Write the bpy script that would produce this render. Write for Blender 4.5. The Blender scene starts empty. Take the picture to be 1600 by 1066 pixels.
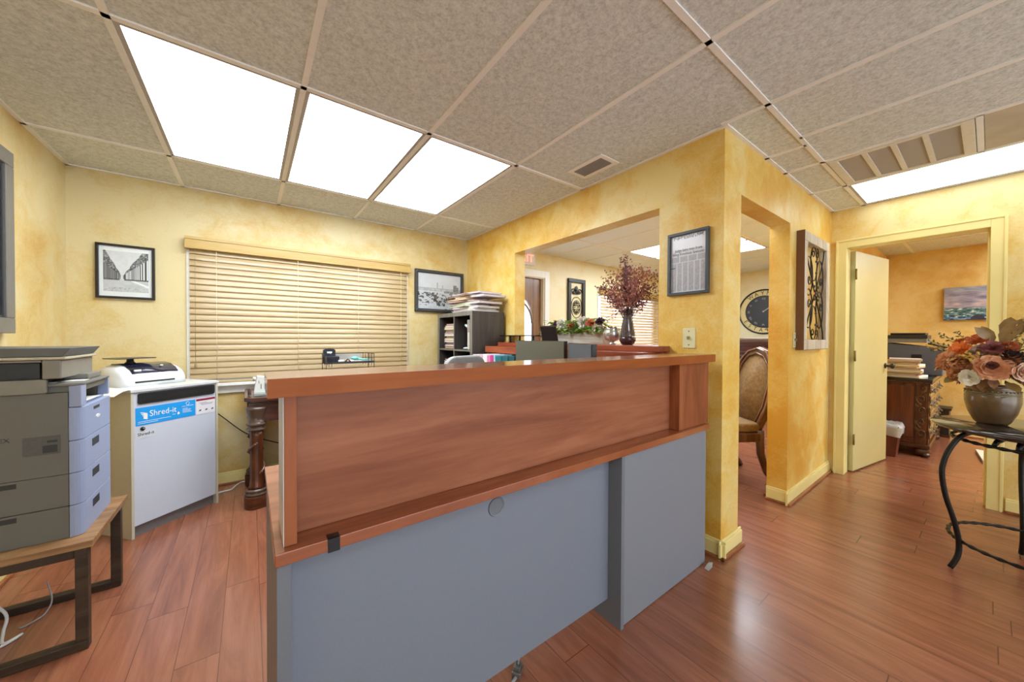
import bpy, bmesh, math, random
import numpy as np
from mathutils import Matrix, Vector
random.seed(7)
C = bpy.context.scene.collection
PI = math.pi
CEIL = 2.349
BACK, RIGHT, LEFT, HALL, DOORX = 3.683, 2.067, -0.986, 0.865, 4.2225
SOUTH = -2.6

# ------------------------------------------------------------------ camera
cd = bpy.data.cameras.new('camera'); cam = bpy.data.objects.new('camera', cd); C.objects.link(cam)
bpy.context.scene.camera = cam
cd.sensor_width = 36.0; cd.lens = 553.13/1600*36.0; cd.clip_start = 0.02
_yaw, _pitch, _roll = .6374, -.0114, .0042
fw = Vector((math.sin(_yaw)*math.cos(_pitch), math.cos(_yaw)*math.cos(_pitch), math.sin(_pitch)))
r0 = Vector((math.cos(_yaw), -math.sin(_yaw), 0)); u0 = r0.cross(fw)
rr = r0*math.cos(_roll) + u0*math.sin(_roll); uu = u0*math.cos(_roll) - r0*math.sin(_roll)
m = Matrix((rr, uu, -fw)).transposed().to_4x4(); m.translation = (0, 0, 1.2073)
cam.matrix_world = m

# ------------------------------------------------------------------ world, exposure, lamp strengths
sc = bpy.context.scene
sc.view_settings.view_transform = 'Standard'; sc.view_settings.look = 'None'
sc.view_settings.exposure = 0.92; sc.view_settings.gamma = 1.0
sc.view_settings.use_curve_mapping = False
wd = bpy.data.worlds.new('sky'); sc.world = wd; wd.use_nodes = True
wd.node_tree.nodes['Background'].inputs[0].default_value = (.80, .90, 1, 1)
wd.node_tree.nodes['Background'].inputs[1].default_value = 2.05
LAMP = 6.6            # radiance of the fluorescent diffusers
LAMP_COL = (.88, .95, 1.0)
sc.cycles.max_bounces = 10; sc.cycles.diffuse_bounces = 6

# ------------------------------------------------------------------ materials
MATS = {}
def lin(c):
    return tuple(((x/255)/12.92 if x/255 <= .04045 else ((x/255+.055)/1.055)**2.4) for x in c)
def newmat(name):
    mt = bpy.data.materials.new(name); mt.use_nodes = True
    nt = mt.node_tree; b = nt.nodes['Principled BSDF']
    return mt, nt, b
def N(nt, t, **k):
    n = nt.nodes.new(t)
    for a, v in k.items():
        if a.startswith('i_'):
            n.inputs[int(a[2:]) if a[2:].isdigit() else a[2:]].default_value = v
        else: setattr(n, a, v)
    return n
def ramp(nt, stops):
    r = N(nt, 'ShaderNodeValToRGB'); e = r.color_ramp.elements
    while len(e) < len(stops): e.new(0.5)
    for i, (p, c) in enumerate(stops): e[i].position = p; e[i].color = (*c, 1)
    return r
def coords(nt, scale=(1, 1, 1), rot=(0, 0, 0)):
    tc = N(nt, 'ShaderNodeTexCoord'); mp = N(nt, 'ShaderNodeMapping')
    mp.inputs['Scale'].default_value = scale; mp.inputs['Rotation'].default_value = rot
    nt.links.new(tc.outputs['Object'], mp.inputs['Vector']); return mp.outputs['Vector']
def noise(nt, vec, scale, detail=4, rough=.5, dist=0):
    n = N(nt, 'ShaderNodeTexNoise'); n.inputs['Scale'].default_value = scale
    n.inputs['Detail'].default_value = detail; n.inputs['Roughness'].default_value = rough
    n.inputs['Distortion'].default_value = dist
    nt.links.new(vec, n.inputs['Vector']); return n.outputs['Fac']
def bump(nt, b, h, strength=.2, dist=.002):
    bp = N(nt, 'ShaderNodeBump'); bp.inputs['Strength'].default_value = strength; bp.inputs['Distance'].default_value = dist
    nt.links.new(h, bp.inputs['Height']); nt.links.new(bp.outputs['Normal'], b.inputs['Normal'])
def plain(name, col, rough=.5, metal=0, var=.06, scale=30, coat=0, bmp=0):
    """solid colour with a faint procedural mottling"""
    if name in MATS: return MATS[name]
    mt, nt, b = newmat(name); c = lin(col)
    v = coords(nt); n = noise(nt, v, scale, 3)
    rp = ramp(nt, [(.25, tuple(x*(1-var) for x in c)), (.75, tuple(min(1, x*(1+var)) for x in c))])
    nt.links.new(n, rp.inputs[0]); nt.links.new(rp.outputs[0], b.inputs['Base Color'])
    b.inputs['Roughness'].default_value = rough; b.inputs['Metallic'].default_value = metal
    b.inputs['Coat Weight'].default_value = coat
    if bmp: bump(nt, b, n, bmp)
    MATS[name] = mt; return mt
def wood(name, dark, mid, light, grain='x', rough=.35, scale=1.0, coat=.2, dist=1.2, spec=.5):
    if name in MATS: return MATS[name]
    mt, nt, b = newmat(name)
    s = {'x': (1.2, 9, 9), 'y': (9, 1.2, 9), 'z': (9, 9, 1.2)}[grain]
    v = coords(nt, tuple(a*scale for a in s))
    n1 = noise(nt, v, 1.0, 5, .6, dist)
    v2 = coords(nt, tuple(a*scale*(5 if a > 2 else 2) for a in s)); n2 = noise(nt, v2, 1.6, 4, .6, .3)
    mx = N(nt, 'ShaderNodeMath', operation='MULTIPLY_ADD'); mx.inputs[1].default_value = .35
    nt.links.new(n2, mx.inputs[0]); nt.links.new(n1, mx.inputs[2])
    rp = ramp(nt, [(.45, lin(dark)), (.66, lin(mid)), (.85, lin(light))])
    nt.links.new(mx.outputs[0], rp.inputs[0]); nt.links.new(rp.outputs[0], b.inputs['Base Color'])
    b.inputs['Roughness'].default_value = rough; b.inputs['Coat Weight'].default_value = coat
    b.inputs['Coat Roughness'].default_value = .12; b.inputs['Specular IOR Level'].default_value = spec
    MATS[name] = mt; return mt
def sponge(name, gold, mid, pale, bias=0.0, bright=1.0):
    """sponged yellow glaze over cream, with cloudy patches"""
    if name in MATS: return MATS[name]
    mt, nt, b = newmat(name); v = coords(nt)
    n1 = noise(nt, v, 1.5, 3, .5, .6); n2 = noise(nt, v, 6.5, 7, .68, .5); n3 = noise(nt, v, 75, 3, .6)
    a = N(nt, 'ShaderNodeMath', operation='MULTIPLY_ADD'); a.inputs[1].default_value = .55
    nt.links.new(n1, a.inputs[0])
    a2 = N(nt, 'ShaderNodeMath', operation='MULTIPLY_ADD'); a2.inputs[1].default_value = .4; a2.inputs[2].default_value = bias-.0
    nt.links.new(n2, a2.inputs[0]); nt.links.new(a2.outputs[0], a.inputs[2])
    a3 = N(nt, 'ShaderNodeMath', operation='MULTIPLY_ADD'); a3.inputs[1].default_value = .14
    nt.links.new(n3, a3.inputs[0]); nt.links.new(a.outputs[0], a3.inputs[2])
    rp = ramp(nt, [(.39, lin(gold)), (.50, lin(mid)), (.62, lin(pale))])
    nt.links.new(a3.outputs[0], rp.inputs[0]); nt.links.new(rp.outputs[0], b.inputs['Base Color'])
    b.inputs['Roughness'].default_value = .42
    bump(nt, b, n3, .2, .003)
    MATS[name] = mt; return mt
def emit(name, col, s):
    if name in MATS: return MATS[name]
    mt, nt, b = newmat(name)
    v = coords(nt); n = noise(nt, v, 90, 2)
    rp = ramp(nt, [(.3, tuple(x*.97 for x in col)), (.7, col)])
    nt.links.new(n, rp.inputs[0]); nt.links.new(rp.outputs[0], b.inputs['Emission Color'])
    b.inputs['Emission Strength'].default_value = s; b.inputs['Base Color'].default_value = (.8, .8, .8, 1)
    MATS[name] = mt; return mt
def glass(name, col=(1, 1, 1), rough=.02):
    if name in MATS: return MATS[name]
    mt, nt, b = newmat(name); v = coords(nt); n = noise(nt, v, 8, 2)
    rp = ramp(nt, [(.3, col), (.7, tuple(min(1, x*1.02) for x in col))])
    nt.links.new(n, rp.inputs[0]); nt.links.new(rp.outputs[0], b.inputs['Base Color'])
    b.inputs['Transmission Weight'].default_value = 1; b.inputs['Roughness'].default_value = rough; b.inputs['IOR'].default_value = 1.1
    MATS[name] = mt; return mt
def attrmat(name, rough=.4, coat=0):
    """colour read from the mesh colour layer: used for pictures and prints"""
    if name in MATS: return MATS[name]
    mt, nt, b = newmat(name)
    a = N(nt, 'ShaderNodeVertexColor', layer_name='Col'); nt.links.new(a.outputs[0], b.inputs['Base Color'])
    b.inputs['Roughness'].default_value = rough; b.inputs['Coat Weight'].default_value = coat
    MATS[name] = mt; return mt

PAINT_BACK_LIT = sponge('paint_back_lit', (200, 158, 78), (210, 184, 120), (218, 202, 154), .02)  # same paint as the other walls, paler because its lighting is painted in
PAINT = sponge('paint', (214, 154, 46), (228, 186, 88), (234, 210, 138), -.02)
PAINT_HALL = sponge('paint_hall', (220, 162, 56), (228, 188, 94), (234, 212, 146), -.03)
PAINT_LOBBY = sponge('paint_lobby', (216, 186, 116), (226, 208, 154), (232, 220, 182), .05)
PAINT_OFFICE = sponge('paint_office', (208, 162, 80), (220, 186, 112), (228, 204, 144), -.02)
CREAM = plain('cream_trim', (238, 222, 150), .35, var=.03, scale=6)
CREAM_DOOR = plain('cream_door', (204, 198, 142), .32, var=.03, scale=4)
SHOE = wood('shoe_wood', (110, 62, 34), (150, 90, 50), (178, 112, 66), 'x', .4)
WHITE = plain('white_gloss', (236, 236, 232), .35, var=.02)
CHERRY_X = wood('cherry_x', (118, 66, 44), (148, 90, 62), (166, 106, 76), 'x', .42, .6, 0, 1.6, .25)
CHERRY_Z = wood('cherry_z', (116, 58, 32), (144, 80, 48), (162, 96, 60), 'z', .42, .7, 0, 1.2, .25)
CHERRY_Y = wood('cherry_y', (124, 58, 36), (152, 78, 50), (170, 94, 62), 'y', .35, .7, .05, 1.2, .35)
GREY = plain('grey_laminate', (124, 130, 142), .42, var=.03, scale=160, bmp=.03)
GREYD = plain('grey_laminate_edge', (112, 116, 124), .45, var=.03, scale=160)
BLACK = plain('black_plastic', (24, 24, 26), .4)
BLACKG = plain('black_gloss', (20, 21, 26), .12, coat=.5)
DARKMETAL = plain('dark_iron', (34, 31, 30), .38, .6)
STEEL = plain('steel', (168, 170, 172), .28, .9)
BRASS = plain('aged_brass', (150, 130, 84), .35, .8)
DKWOOD_X = wood('dark_wood_x', (44, 22, 12), (74, 38, 20), (104, 58, 30), 'x', .28, 1.4)
DKWOOD_Z = wood('dark_wood_z', (48, 24, 12), (86, 44, 22), (118, 66, 34), 'z', .28, 1.4)
DKWOOD_Y = wood('dark_wood_y', (44, 22, 12), (74, 38, 20), (104, 58, 30), 'y', .28, 1.4)
ESPRESSO = wood('espresso', (48, 42, 40), (60, 54, 51), (72, 66, 62), 'z', .42, 1.2, .05)
ESPRESSO_D = wood('espresso_edge', (104, 100, 92), (120, 116, 108), (136, 132, 124), 'z', .4, 1.2, .05)
PAPER = plain('paper', (236, 234, 228), .7, var=.03)
MANILA = plain('manila', (226, 200, 150), .7, var=.05)
BROWNF = plain('brown_folder', (140, 92, 62), .7, var=.08)
REDF = plain('red_folder', (122, 52, 44), .7, var=.08)
LILAC = plain('lilac_paper', (206, 196, 204), .7, var=.05)
GREENP = plain('pale_green_paper', (206, 222, 180), .7, var=.04)
YELLOWP = plain('yellow_paper', (228, 220, 110), .7, var=.04)

def tile_mat():
    mt, nt, b = newmat('ceiling_tile'); v = coords(nt)
    n1 = noise(nt, v, 110, 3, .65); n2 = noise(nt, v, 34, 3, .6); n3 = noise(nt, v, 1.1, 2)
    a = N(nt, 'ShaderNodeMath', operation='MULTIPLY_ADD'); a.inputs[1].default_value = .55
    nt.links.new(n1, a.inputs[0]); m2 = N(nt, 'ShaderNodeMath', operation='MULTIPLY'); m2.inputs[1].default_value = .45
    nt.links.new(n2, m2.inputs[0]); nt.links.new(m2.outputs[0], a.inputs[2])
    rp = ramp(nt, [(.36, lin((190, 194, 188))), (.52, lin((218, 222, 216))), (.66, lin((234, 238, 232)))])
    nt.links.new(a.outputs[0], rp.inputs[0]); nt.links.new(rp.outputs[0], b.inputs['Base Color'])
    b.inputs['Roughness'].default_value = .9; bump(nt, b, a.outputs[0], .55, .006)
    return mt
TILE = tile_mat()
TILE_L = plain('ceiling_tile_white', (236, 242, 244), .9, var=.08, scale=120, bmp=.3)
TBAR = plain('t_bar', (240, 238, 232), .5, var=.03)

def floor_mat():
    mt, nt, b = newmat('floor_planks'); tc = N(nt, 'ShaderNodeTexCoord')
    sep = N(nt, 'ShaderNodeSeparateXYZ'); nt.links.new(tc.outputs['Object'], sep.inputs[0])
    def M(op, a, bb=None, c=None):
        n = N(nt, 'ShaderNodeMath', operation=op)
        for i, x in enumerate((a, bb, c)):
            if x is None: continue
            if isinstance(x, (int, float)): n.inputs[i].default_value = x
            else: nt.links.new(x, n.inputs[i])
        return n.outputs[0]
    px = M('DIVIDE', M('SUBTRACT', sep.outputs['X'], .033), .129)
    pi = M('FLOOR', px); pf = M('FRACT', px)
    wn = N(nt, 'ShaderNodeTexWhiteNoise', noise_dimensions='1D'); nt.links.new(pi, wn.inputs['W'])
    py = M('ADD', M('DIVIDE', sep.outputs['Y'], 1.2), M('MULTIPLY', wn.outputs['Value'], 7.3))
    qi = M('FLOOR', py); qf = M('FRACT', py)
    cell = M('ADD', M('MULTIPLY', pi, 17.13), M('MULTIPLY', qi, 5.71))
    wn2 = N(nt, 'ShaderNodeTexWhiteNoise', noise_dimensions='1D'); nt.links.new(cell, wn2.inputs['W'])
    cx = N(nt, 'ShaderNodeCombineXYZ')
    nt.links.new(M('MULTIPLY', sep.outputs['X'], 9.0), cx.inputs['X'])
    nt.links.new(M('MULTIPLY', sep.outputs['Y'], 1.1), cx.inputs['Y'])
    nt.links.new(M('MULTIPLY', wn2.outputs['Value'], 40), cx.inputs['Z'])
    n1 = N(nt, 'ShaderNodeTexNoise'); n1.inputs['Scale'].default_value = 1.3; n1.inputs['Detail'].default_value = 6
    n1.inputs['Roughness'].default_value = .62; n1.inputs['Distortion'].default_value = 1.3
    nt.links.new(cx.outputs[0], n1.inputs['Vector'])
    cx2 = N(nt, 'ShaderNodeCombineXYZ')
    nt.links.new(M('MULTIPLY', sep.outputs['X'], 90.0), cx2.inputs['X'])
    nt.links.new(M('MULTIPLY', sep.outputs['Y'], 4.0), cx2.inputs['Y']); nt.links.new(cell, cx2.inputs['Z'])
    n2 = N(nt, 'ShaderNodeTexNoise'); n2.inputs['Scale'].default_value = 1.0; n2.inputs['Detail'].default_value = 3
    nt.links.new(cx2.outputs[0], n2.inputs['Vector'])
    g = M('ADD', M('MULTIPLY', n1.outputs['Fac'], .8), M('MULTIPLY', n2.outputs['Fac'], .2))
    g = M('ADD', g, M('MULTIPLY', M('SUBTRACT', wn2.outputs['Value'], .5), .06))
    rp = ramp(nt, [(.24, lin((116, 66, 48))), (.50, lin((146, 90, 66))), (.76, lin((168, 110, 84)))])
    nt.links.new(g, rp.inputs[0])
    ex = M('LESS_THAN', M('ABSOLUTE', M('SUBTRACT', pf, .5)), .491)
    ey = M('LESS_THAN', M('ABSOLUTE', M('SUBTRACT', qf, .5)), .4985)
    seam = M('MULTIPLY', ex, ey)
    mix = N(nt, 'ShaderNodeMix', data_type='RGBA'); nt.links.new(seam, mix.inputs['Factor'])
    mix.inputs[6].default_value = (*lin((104, 60, 42)), 1); nt.links.new(rp.outputs[0], mix.inputs[7])
    nt.links.new(mix.outputs[2], b.inputs['Base Color'])
    b.inputs['Roughness'].default_value = .27; b.inputs['Coat Weight'].default_value = .35; b.inputs['Coat Roughness'].default_value = .18
    bump(nt, b, seam, .25, .0015)
    return mt
FLOOR = floor_mat()

# ------------------------------------------------------------------ mesh builder
ROOTM = {}
class MB:
    def __init__(s): s.v = []; s.f = []; s.sm = []
    def add(s, vs, fs, smooth=False):
        o = len(s.v); s.v += [tuple(p) for p in vs]; s.f += [tuple(i+o for i in f) for f in fs]; s.sm += [smooth]*len(fs); return s
    def box(s, a, b):
        x0, y0, z0 = (min(a[i], b[i]) for i in range(3)); x1, y1, z1 = (max(a[i], b[i]) for i in range(3))
        return s.add([(x0,y0,z0),(x1,y0,z0),(x1,y1,z0),(x0,y1,z0),(x0,y0,z1),(x1,y0,z1),(x1,y1,z1),(x0,y1,z1)],
            [(0,3,2,1),(4,5,6,7),(0,1,5,4),(1,2,6,5),(2,3,7,6),(3,0,4,7)])
    def obox(s, c, size, rot=(0,0,0)):
        t = MB().box([-x/2 for x in size], [x/2 for x in size]); R = Matrix.Rotation(rot[2],4,'Z') @ Matrix.Rotation(rot[1],4,'Y') @ Matrix.Rotation(rot[0],4,'X')
        t.xf(Matrix.Translation(c) @ R); return s.merge(t)
    def merge(s, t):
        o = len(s.v); s.v += t.v; s.f += [tuple(i+o for i in f) for f in t.f]; s.sm += t.sm; return s
    def xf(s, M):
        s.v = [tuple(M @ Vector(p)) for p in s.v]; return s
    def prism(s, poly, plane, a, b, smooth=False):
        """polygon in a coordinate plane, extruded between a and b along the third axis"""
        def P(p, t):
            return {'xy': (p[0], p[1], t), 'xz': (p[0], t, p[1]), 'yz': (t, p[0], p[1])}[plane]
        n = len(poly); vs = [P(p, a) for p in poly] + [P(p, b) for p in poly]
        s.add(vs, [tuple(range(n))[::-1], tuple(range(n, 2*n))])
        o = len(s.v)-2*n
        s.f += [(o+i, o+(i+1) % n, o+n+(i+1) % n, o+n+i) for i in range(n)]; s.sm += [smooth]*n; return s
    def tube(s, pts, r, n=8, closed=False, flat=1.0):
        pts = [Vector(p) for p in pts]; k = len(pts); vs = []; fs = []
        rad = r if isinstance(r, (list, tuple)) else [r]*k
        up = Vector((0, 0, 1)); prev = None
        for i, p in enumerate(pts):
            a = pts[(i-1) % k] if (closed or i > 0) else p; b = pts[(i+1) % k] if (closed or i < k-1) else p
            t = (b-a); t = t.normalized() if t.length > 1e-9 else Vector((0, 0, 1))
            if prev is None:
                prev = t.cross(up); 
                if prev.length < 1e-3: prev = t.cross(Vector((1, 0, 0)))
            q = prev - t*prev.dot(t)
            if q.length < 1e-6: q = t.orthogonal()
            q.normalize(); prev = q; w = t.cross(q)
            for j in range(n):
                an = 2*PI*j/n; vs.append(p + q*math.cos(an)*rad[i] + w*math.sin(an)*rad[i]*flat)
        for i in range(k if closed else k-1):
            for j in range(n):
                a0 = i*n+j; a1 = i*n+(j+1) % n; b0 = ((i+1) % k)*n+j; b1 = ((i+1) % k)*n+(j+1) % n
                fs.append((a0, a1, b1, b0))
        if not closed: fs += [tuple(range(n))[::-1], tuple(range((k-1)*n, k*n))]
        return s.add(vs, fs, True)
    def lathe(s, prof, c=(0,0,0), n=24, mod=None, smooth=True):
        vs = []; fs = []; k = len(prof)
        for r, z in prof:
            for j in range(n):
                an = 2*PI*j/n; q = r*(mod(an, z) if mod else 1)
                vs.append((c[0]+q*math.cos(an), c[1]+q*math.sin(an), c[2]+z))
        for i in range(k-1):
            for j in range(n): fs.append((i*n+j, i*n+(j+1) % n, (i+1)*n+(j+1) % n, (i+1)*n+j))
        if prof[0][0] > 1e-5: fs.append(tuple(range(n))[::-1])
        if prof[-1][0] > 1e-5: fs.append(tuple(range((k-1)*n, k*n)))
        return s.add(vs, fs, smooth)
    def ball(s, c, r, nu=12, nv=8):
        r = r if isinstance(r, (tuple, list)) else (r, r, r)
        vs = [(c[0], c[1], c[2]-r[2])]; fs = []
        for i in range(1, nv):
            th = PI*i/nv
            for j in range(nu):
                an = 2*PI*j/nu
                vs.append((c[0]+r[0]*math.sin(th)*math.cos(an), c[1]+r[1]*math.sin(th)*math.sin(an), c[2]-r[2]*math.cos(th)))
        vs.append((c[0], c[1], c[2]+r[2])); L = len(vs)-1
        for j in range(nu):
            fs.append((0, 1+(j+1) % nu, 1+j)); fs.append((L, 1+(nv-2)*nu+j, 1+(nv-2)*nu+(j+1) % nu))
        for i in range(nv-2):
            for j in range(nu): fs.append((1+i*nu+j, 1+i*nu+(j+1) % nu, 1+(i+1)*nu+(j+1) % nu, 1+(i+1)*nu+j))
        return s.add(vs, fs, True)
    def leaf(s, base, d, up, L, W, curl=.15):
        """a creased leaf or petal with a little thickness of curl"""
        d = Vector(d).normalized(); up = Vector(up); sd = d.cross(up)
        if sd.length < 1e-4: sd = d.orthogonal()
        sd.normalize(); up = sd.cross(d); b = Vector(base); vs = [b]; 
        for t, w in ((.3, .8), (.6, 1), (.85, .6)):
            c = b + d*L*t + up*(-curl*L*t*t)
            vs += [c - sd*W/2*w + up*W*.12, c + up*0, c + sd*W/2*w + up*W*.12]
        vs.append(b + d*L + up*(-curl*L))
        return s.add(vs, [(0,2,1),(0,3,2),(1,2,5,4),(2,3,6,5),(4,5,8,7),(5,6,9,8),(7,8,10),(8,9,10)], True)
    def petal(s, base, d, up, L, W, curl=-.15):
        d = Vector(d).normalized(); up = Vector(up); sd = d.cross(up)
        if sd.length < 1e-4: sd = d.orthogonal()
        sd.normalize(); up = sd.cross(d); b = Vector(base); vs = []
        rows = ((.0, .25), (.3, .72), (.6, 1), (.85, .88), (1.0, .5))
        for t, w in rows:
            c = b + d*L*t + up*(-curl*L*t*t)
            for q, lift in ((-1, .16), (-.4, .03), (.4, .03), (1, .16)): vs.append(c + sd*W/2*w*q + up*W*lift*w)
        return s.add(vs, [(4*r+j, 4*r+j+1, 4*r+j+5, 4*r+j+4) for r in range(4) for j in range(3)], True)
    def build(s, name, mat, parent=None, bev=0, world=True, seg=2):
        me = bpy.data.meshes.new(name)
        vs = s.v
        if parent is not None:
            if world and parent in ROOTM:
                I = ROOTM[parent].inverted(); vs = [tuple(I @ Vector(p)) for p in vs]
        me.from_pydata(vs, [], s.f)
        me.polygons.foreach_set('use_smooth', s.sm)
        bm = bmesh.new(); bm.from_mesh(me); bmesh.ops.recalc_face_normals(bm, faces=bm.faces); bm.to_mesh(me); bm.free()
        me.materials.append(mat); o = bpy.data.objects.new(name, me); C.objects.link(o)
        if parent is not None:
            o.parent = parent
            if parent in ROOTM: ROOTM[o] = ROOTM[parent]
        if bev:
            md = o.modifiers.new('bevel', 'BEVEL'); md.width = bev; md.segments = seg; md.limit_method = 'ANGLE'; md.angle_limit = .7
        return o
def box(a, b): return MB().box(a, b)
def thing(name, label, cat, loc=(0,0,0), rotz=0, group=None):
    o = bpy.data.objects.new(name, None); C.objects.link(o); o.empty_display_size = .05
    o.location = loc; o.rotation_euler = (0, 0, rotz)
    ROOTM[o] = Matrix.Translation(loc) @ Matrix.Rotation(rotz, 4, 'Z')
    return tag(o, label, cat, group)
def tag(o, label, cat, group=None):
    o['label'] = label; o['category'] = cat
    if group: o['group'] = group
    return o
def struct(name, mb, mat, label=None, bev=0, parent=None):
    o = mb.build(name, mat, parent, bev); 
    if parent is None:
        o['kind'] = 'structure'
        if label: o['label'] = label
    elif label: o['label'] = label
    return o
def dup(root, loc, rotz, label, group=None):
    r = root.copy(); C.objects.link(r); r.location = loc; r.rotation_euler = (0, 0, rotz); r['label'] = label
    if group: r['group'] = group
    for ch in list(root.children):
        c = ch.copy(); C.objects.link(c); c.parent = r
        for g in ch.children:
            d = g.copy(); C.objects.link(d); d.parent = c
    return r
_tc = {}
def text_mb(s, size, depth=.0006):
    """lettering as a mesh in local xz, centred, facing -y"""
    cu = bpy.data.curves.new('t', 'FONT'); cu.body = s; cu.size = size; cu.align_x = 'CENTER'; cu.align_y = 'CENTER'; cu.extrude = depth; cu.resolution_u = 3
    o = bpy.data.objects.new('t', cu); C.objects.link(o)
    dg = bpy.context.evaluated_depsgraph_get(); me = o.evaluated_get(dg).to_mesh()
    mb = MB().add([(v.co.x, -v.co.z, v.co.y) for v in me.vertices], [tuple(p.vertices) for p in me.polygons])
    o.evaluated_get(dg).to_mesh_clear(); bpy.data.objects.remove(o); bpy.data.curves.remove(cu); return mb
def picture(name, w, h, fn, nx, ny, mat, parent, x0=0, z0=0, y=0, thick=.002):
    """flat print: grid coloured by fn(u,v) per vertex, local xz facing -y, with real thickness"""
    U, V = np.meshgrid(np.linspace(0, 1, nx+1), np.linspace(0, 1, ny+1)); col = fn(U, V)
    vs = [(x0+w*u, y, z0+h*v) for u, v in zip(U.ravel(), V.ravel())]
    fs = [(j*(nx+1)+i, j*(nx+1)+i+1, (j+1)*(nx+1)+i+1, (j+1)*(nx+1)+i) for j in range(ny) for i in range(nx)]
    n0 = len(vs); vs += [(x0, y+thick, z0), (x0+w, y+thick, z0), (x0+w, y+thick, z0+h), (x0, y+thick, z0+h)]
    c = [0, nx, (nx+1)*(ny+1)-1, (nx+1)*ny]
    fs += [(n0+3, n0+2, n0+1, n0)] + [(c[k], n0+k, n0+(k+1) % 4, c[(k+1) % 4]) for k in range(4)]
    me = bpy.data.meshes.new(name); me.from_pydata(vs, [], fs); me.materials.append(mat)
    at = me.color_attributes.new('Col', 'FLOAT_COLOR', 'POINT')
    rgb = np.clip(np.stack(col, -1).reshape(-1, 3), 0, 1); rgb = np.where(rgb <= .04045, rgb/12.92, ((rgb+.055)/1.055)**2.4)
    rgba = np.ones((len(vs), 4)); rgba[:len(rgb), :3] = rgb; rgba[len(rgb):, :3] = .5
    at.data.foreach_set('color', rgba.ravel())
    o = bpy.data.objects.new(name, me); C.objects.link(o); o.parent = parent; ROOTM[o] = ROOTM[parent]; return o
def vnoise(U, V, s, seed=0, oct=4):
    """value noise for the prints"""
    out = np.zeros_like(U); amp = .5; rng = np.random.RandomState(seed)
    for k in range(oct):
        g = rng.rand(67, 67); x = (U*s) % 64; y = (V*s) % 64; i = x.astype(int); j = y.astype(int); fx = x-i; fy = y-j
        fx = fx*fx*(3-2*fx); fy = fy*fy*(3-2*fy)
        out += amp*(g[j, i]*(1-fx)*(1-fy)+g[j, i+1]*fx*(1-fy)+g[j+1, i]*(1-fx)*fy+g[j+1, i+1]*fx*fy); amp *= .5; s *= 2.03
    return out
def arc(cx, cz, rx, rz, a0, a1, n, y=0):
    return [(cx+rx*math.cos(math.radians(a0+(a1-a0)*i/n)), y, cz+rz*math.sin(math.radians(a0+(a1-a0)*i/n))) for i in range(n+1)]
def frame_mb(w, h, fw_, d, y1=0.0):
    """picture-frame border, local xz, from y1-d to y1"""
    t = MB()
    t.box((0, y1-d, 0), (w, y1, fw_)); t.box((0, y1-d, h-fw_), (w, y1, h)); t.box((0, y1-d, fw_), (fw_, y1, h-fw_)); t.box((w-fw_, y1-d, fw_), (w, y1, h-fw_)); return t

# ================================================================== SETTING
struct('floor', box((-1.15, SOUTH-.15, -.1), (7.25, BACK+.15, 0)), FLOOR)
# ---- walls
T = .125
WBX0, WBX1, WBZ0, WBZ1 = -.36, 1.315, .83, 1.90        # office window hole in the back wall
LBX0, LBX1, LBZ0, LBZ1 = 4.44, 6.10, .80, 1.93         # lobby window hole
LDX0, LDX1, LDZ = 2.36, 3.29, 2.03                     # lobby entrance door hole
w = MB().box((-1.11, BACK, 0), (WBX0, BACK+.14, CEIL)).box((WBX0, BACK, 0), (WBX1, BACK+.14, WBZ0)).box((WBX0, BACK, WBZ1), (WBX1, BACK+.14, CEIL)).box((WBX1, BACK, 0), (RIGHT+.06, BACK+.14, CEIL))
struct('wall_back', w, PAINT_BACK_LIT, 'sponged yellow wall, lit tone painted in, around the window with tan blinds')
w = MB().box((RIGHT+.06, BACK, 0), (LDX0, BACK+.14, CEIL)).box((LDX0, BACK, LDZ), (LDX1, BACK+.14, CEIL)).box((LDX1, BACK, 0), (LBX0, BACK+.14, CEIL))
w.box((LBX0, BACK, 0), (LBX1, BACK+.14, LBZ0)).box((LBX0, BACK, LBZ1), (LBX1, BACK+.14, CEIL)).box((LBX1, BACK, 0), (7.1, BACK+.14, CEIL))
struct('wall_lobby_back', w, PAINT_LOBBY, 'sponged yellow lobby wall holding the wooden entrance door and a blind')
struct('wall_left', box((LEFT-.12, SOUTH, 0), (LEFT, BACK, CEIL)), PAINT_BACK_LIT, 'sponged yellow wall behind the printer')
OY0, OY1, OZ0, OZ1 = 1.243, 2.75, 1.12, 2.02
w = MB().box((RIGHT, HALL, 0), (RIGHT+T, OY0, CEIL)).box((RIGHT, OY1, 0), (RIGHT+T, BACK, CEIL)).box((RIGHT, OY0, 0), (RIGHT+T, OY1, OZ0)).box((RIGHT, OY0, OZ1), (RIGHT+T, OY1, CEIL))
struct('wall_right', w, PAINT, 'sponged yellow wall with the wide opening into the lobby')
HX0, HX1, HZ = 2.285, 3.125, 2.035
w = MB().box((RIGHT+T, HALL, 0), (HX0, HALL+T, CEIL)).box((HX0, HALL, HZ), (HX1, HALL+T, CEIL)).box((HX1, HALL, 0), (7.1, HALL+T, CEIL))
struct('wall_hall', w, PAINT_HALL, 'sponged yellow wall with a bare doorway beside the iron wall panel')
DY0, DY1, DZ = 0.0, .762, 2.005
w = MB().box((DOORX, DY1, 0), (DOORX+T, HALL, CEIL)).box((DOORX, DY0, DZ), (DOORX+T, DY1, CEIL)).box((DOORX, SOUTH, 0), (DOORX+T, DY0, CEIL))
struct('wall_door', w, sponge('paint_doorwall', (210, 160, 62), (226, 192, 108), (232, 212, 152), .03), 'sponged yellow wall around the open cream door')
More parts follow.
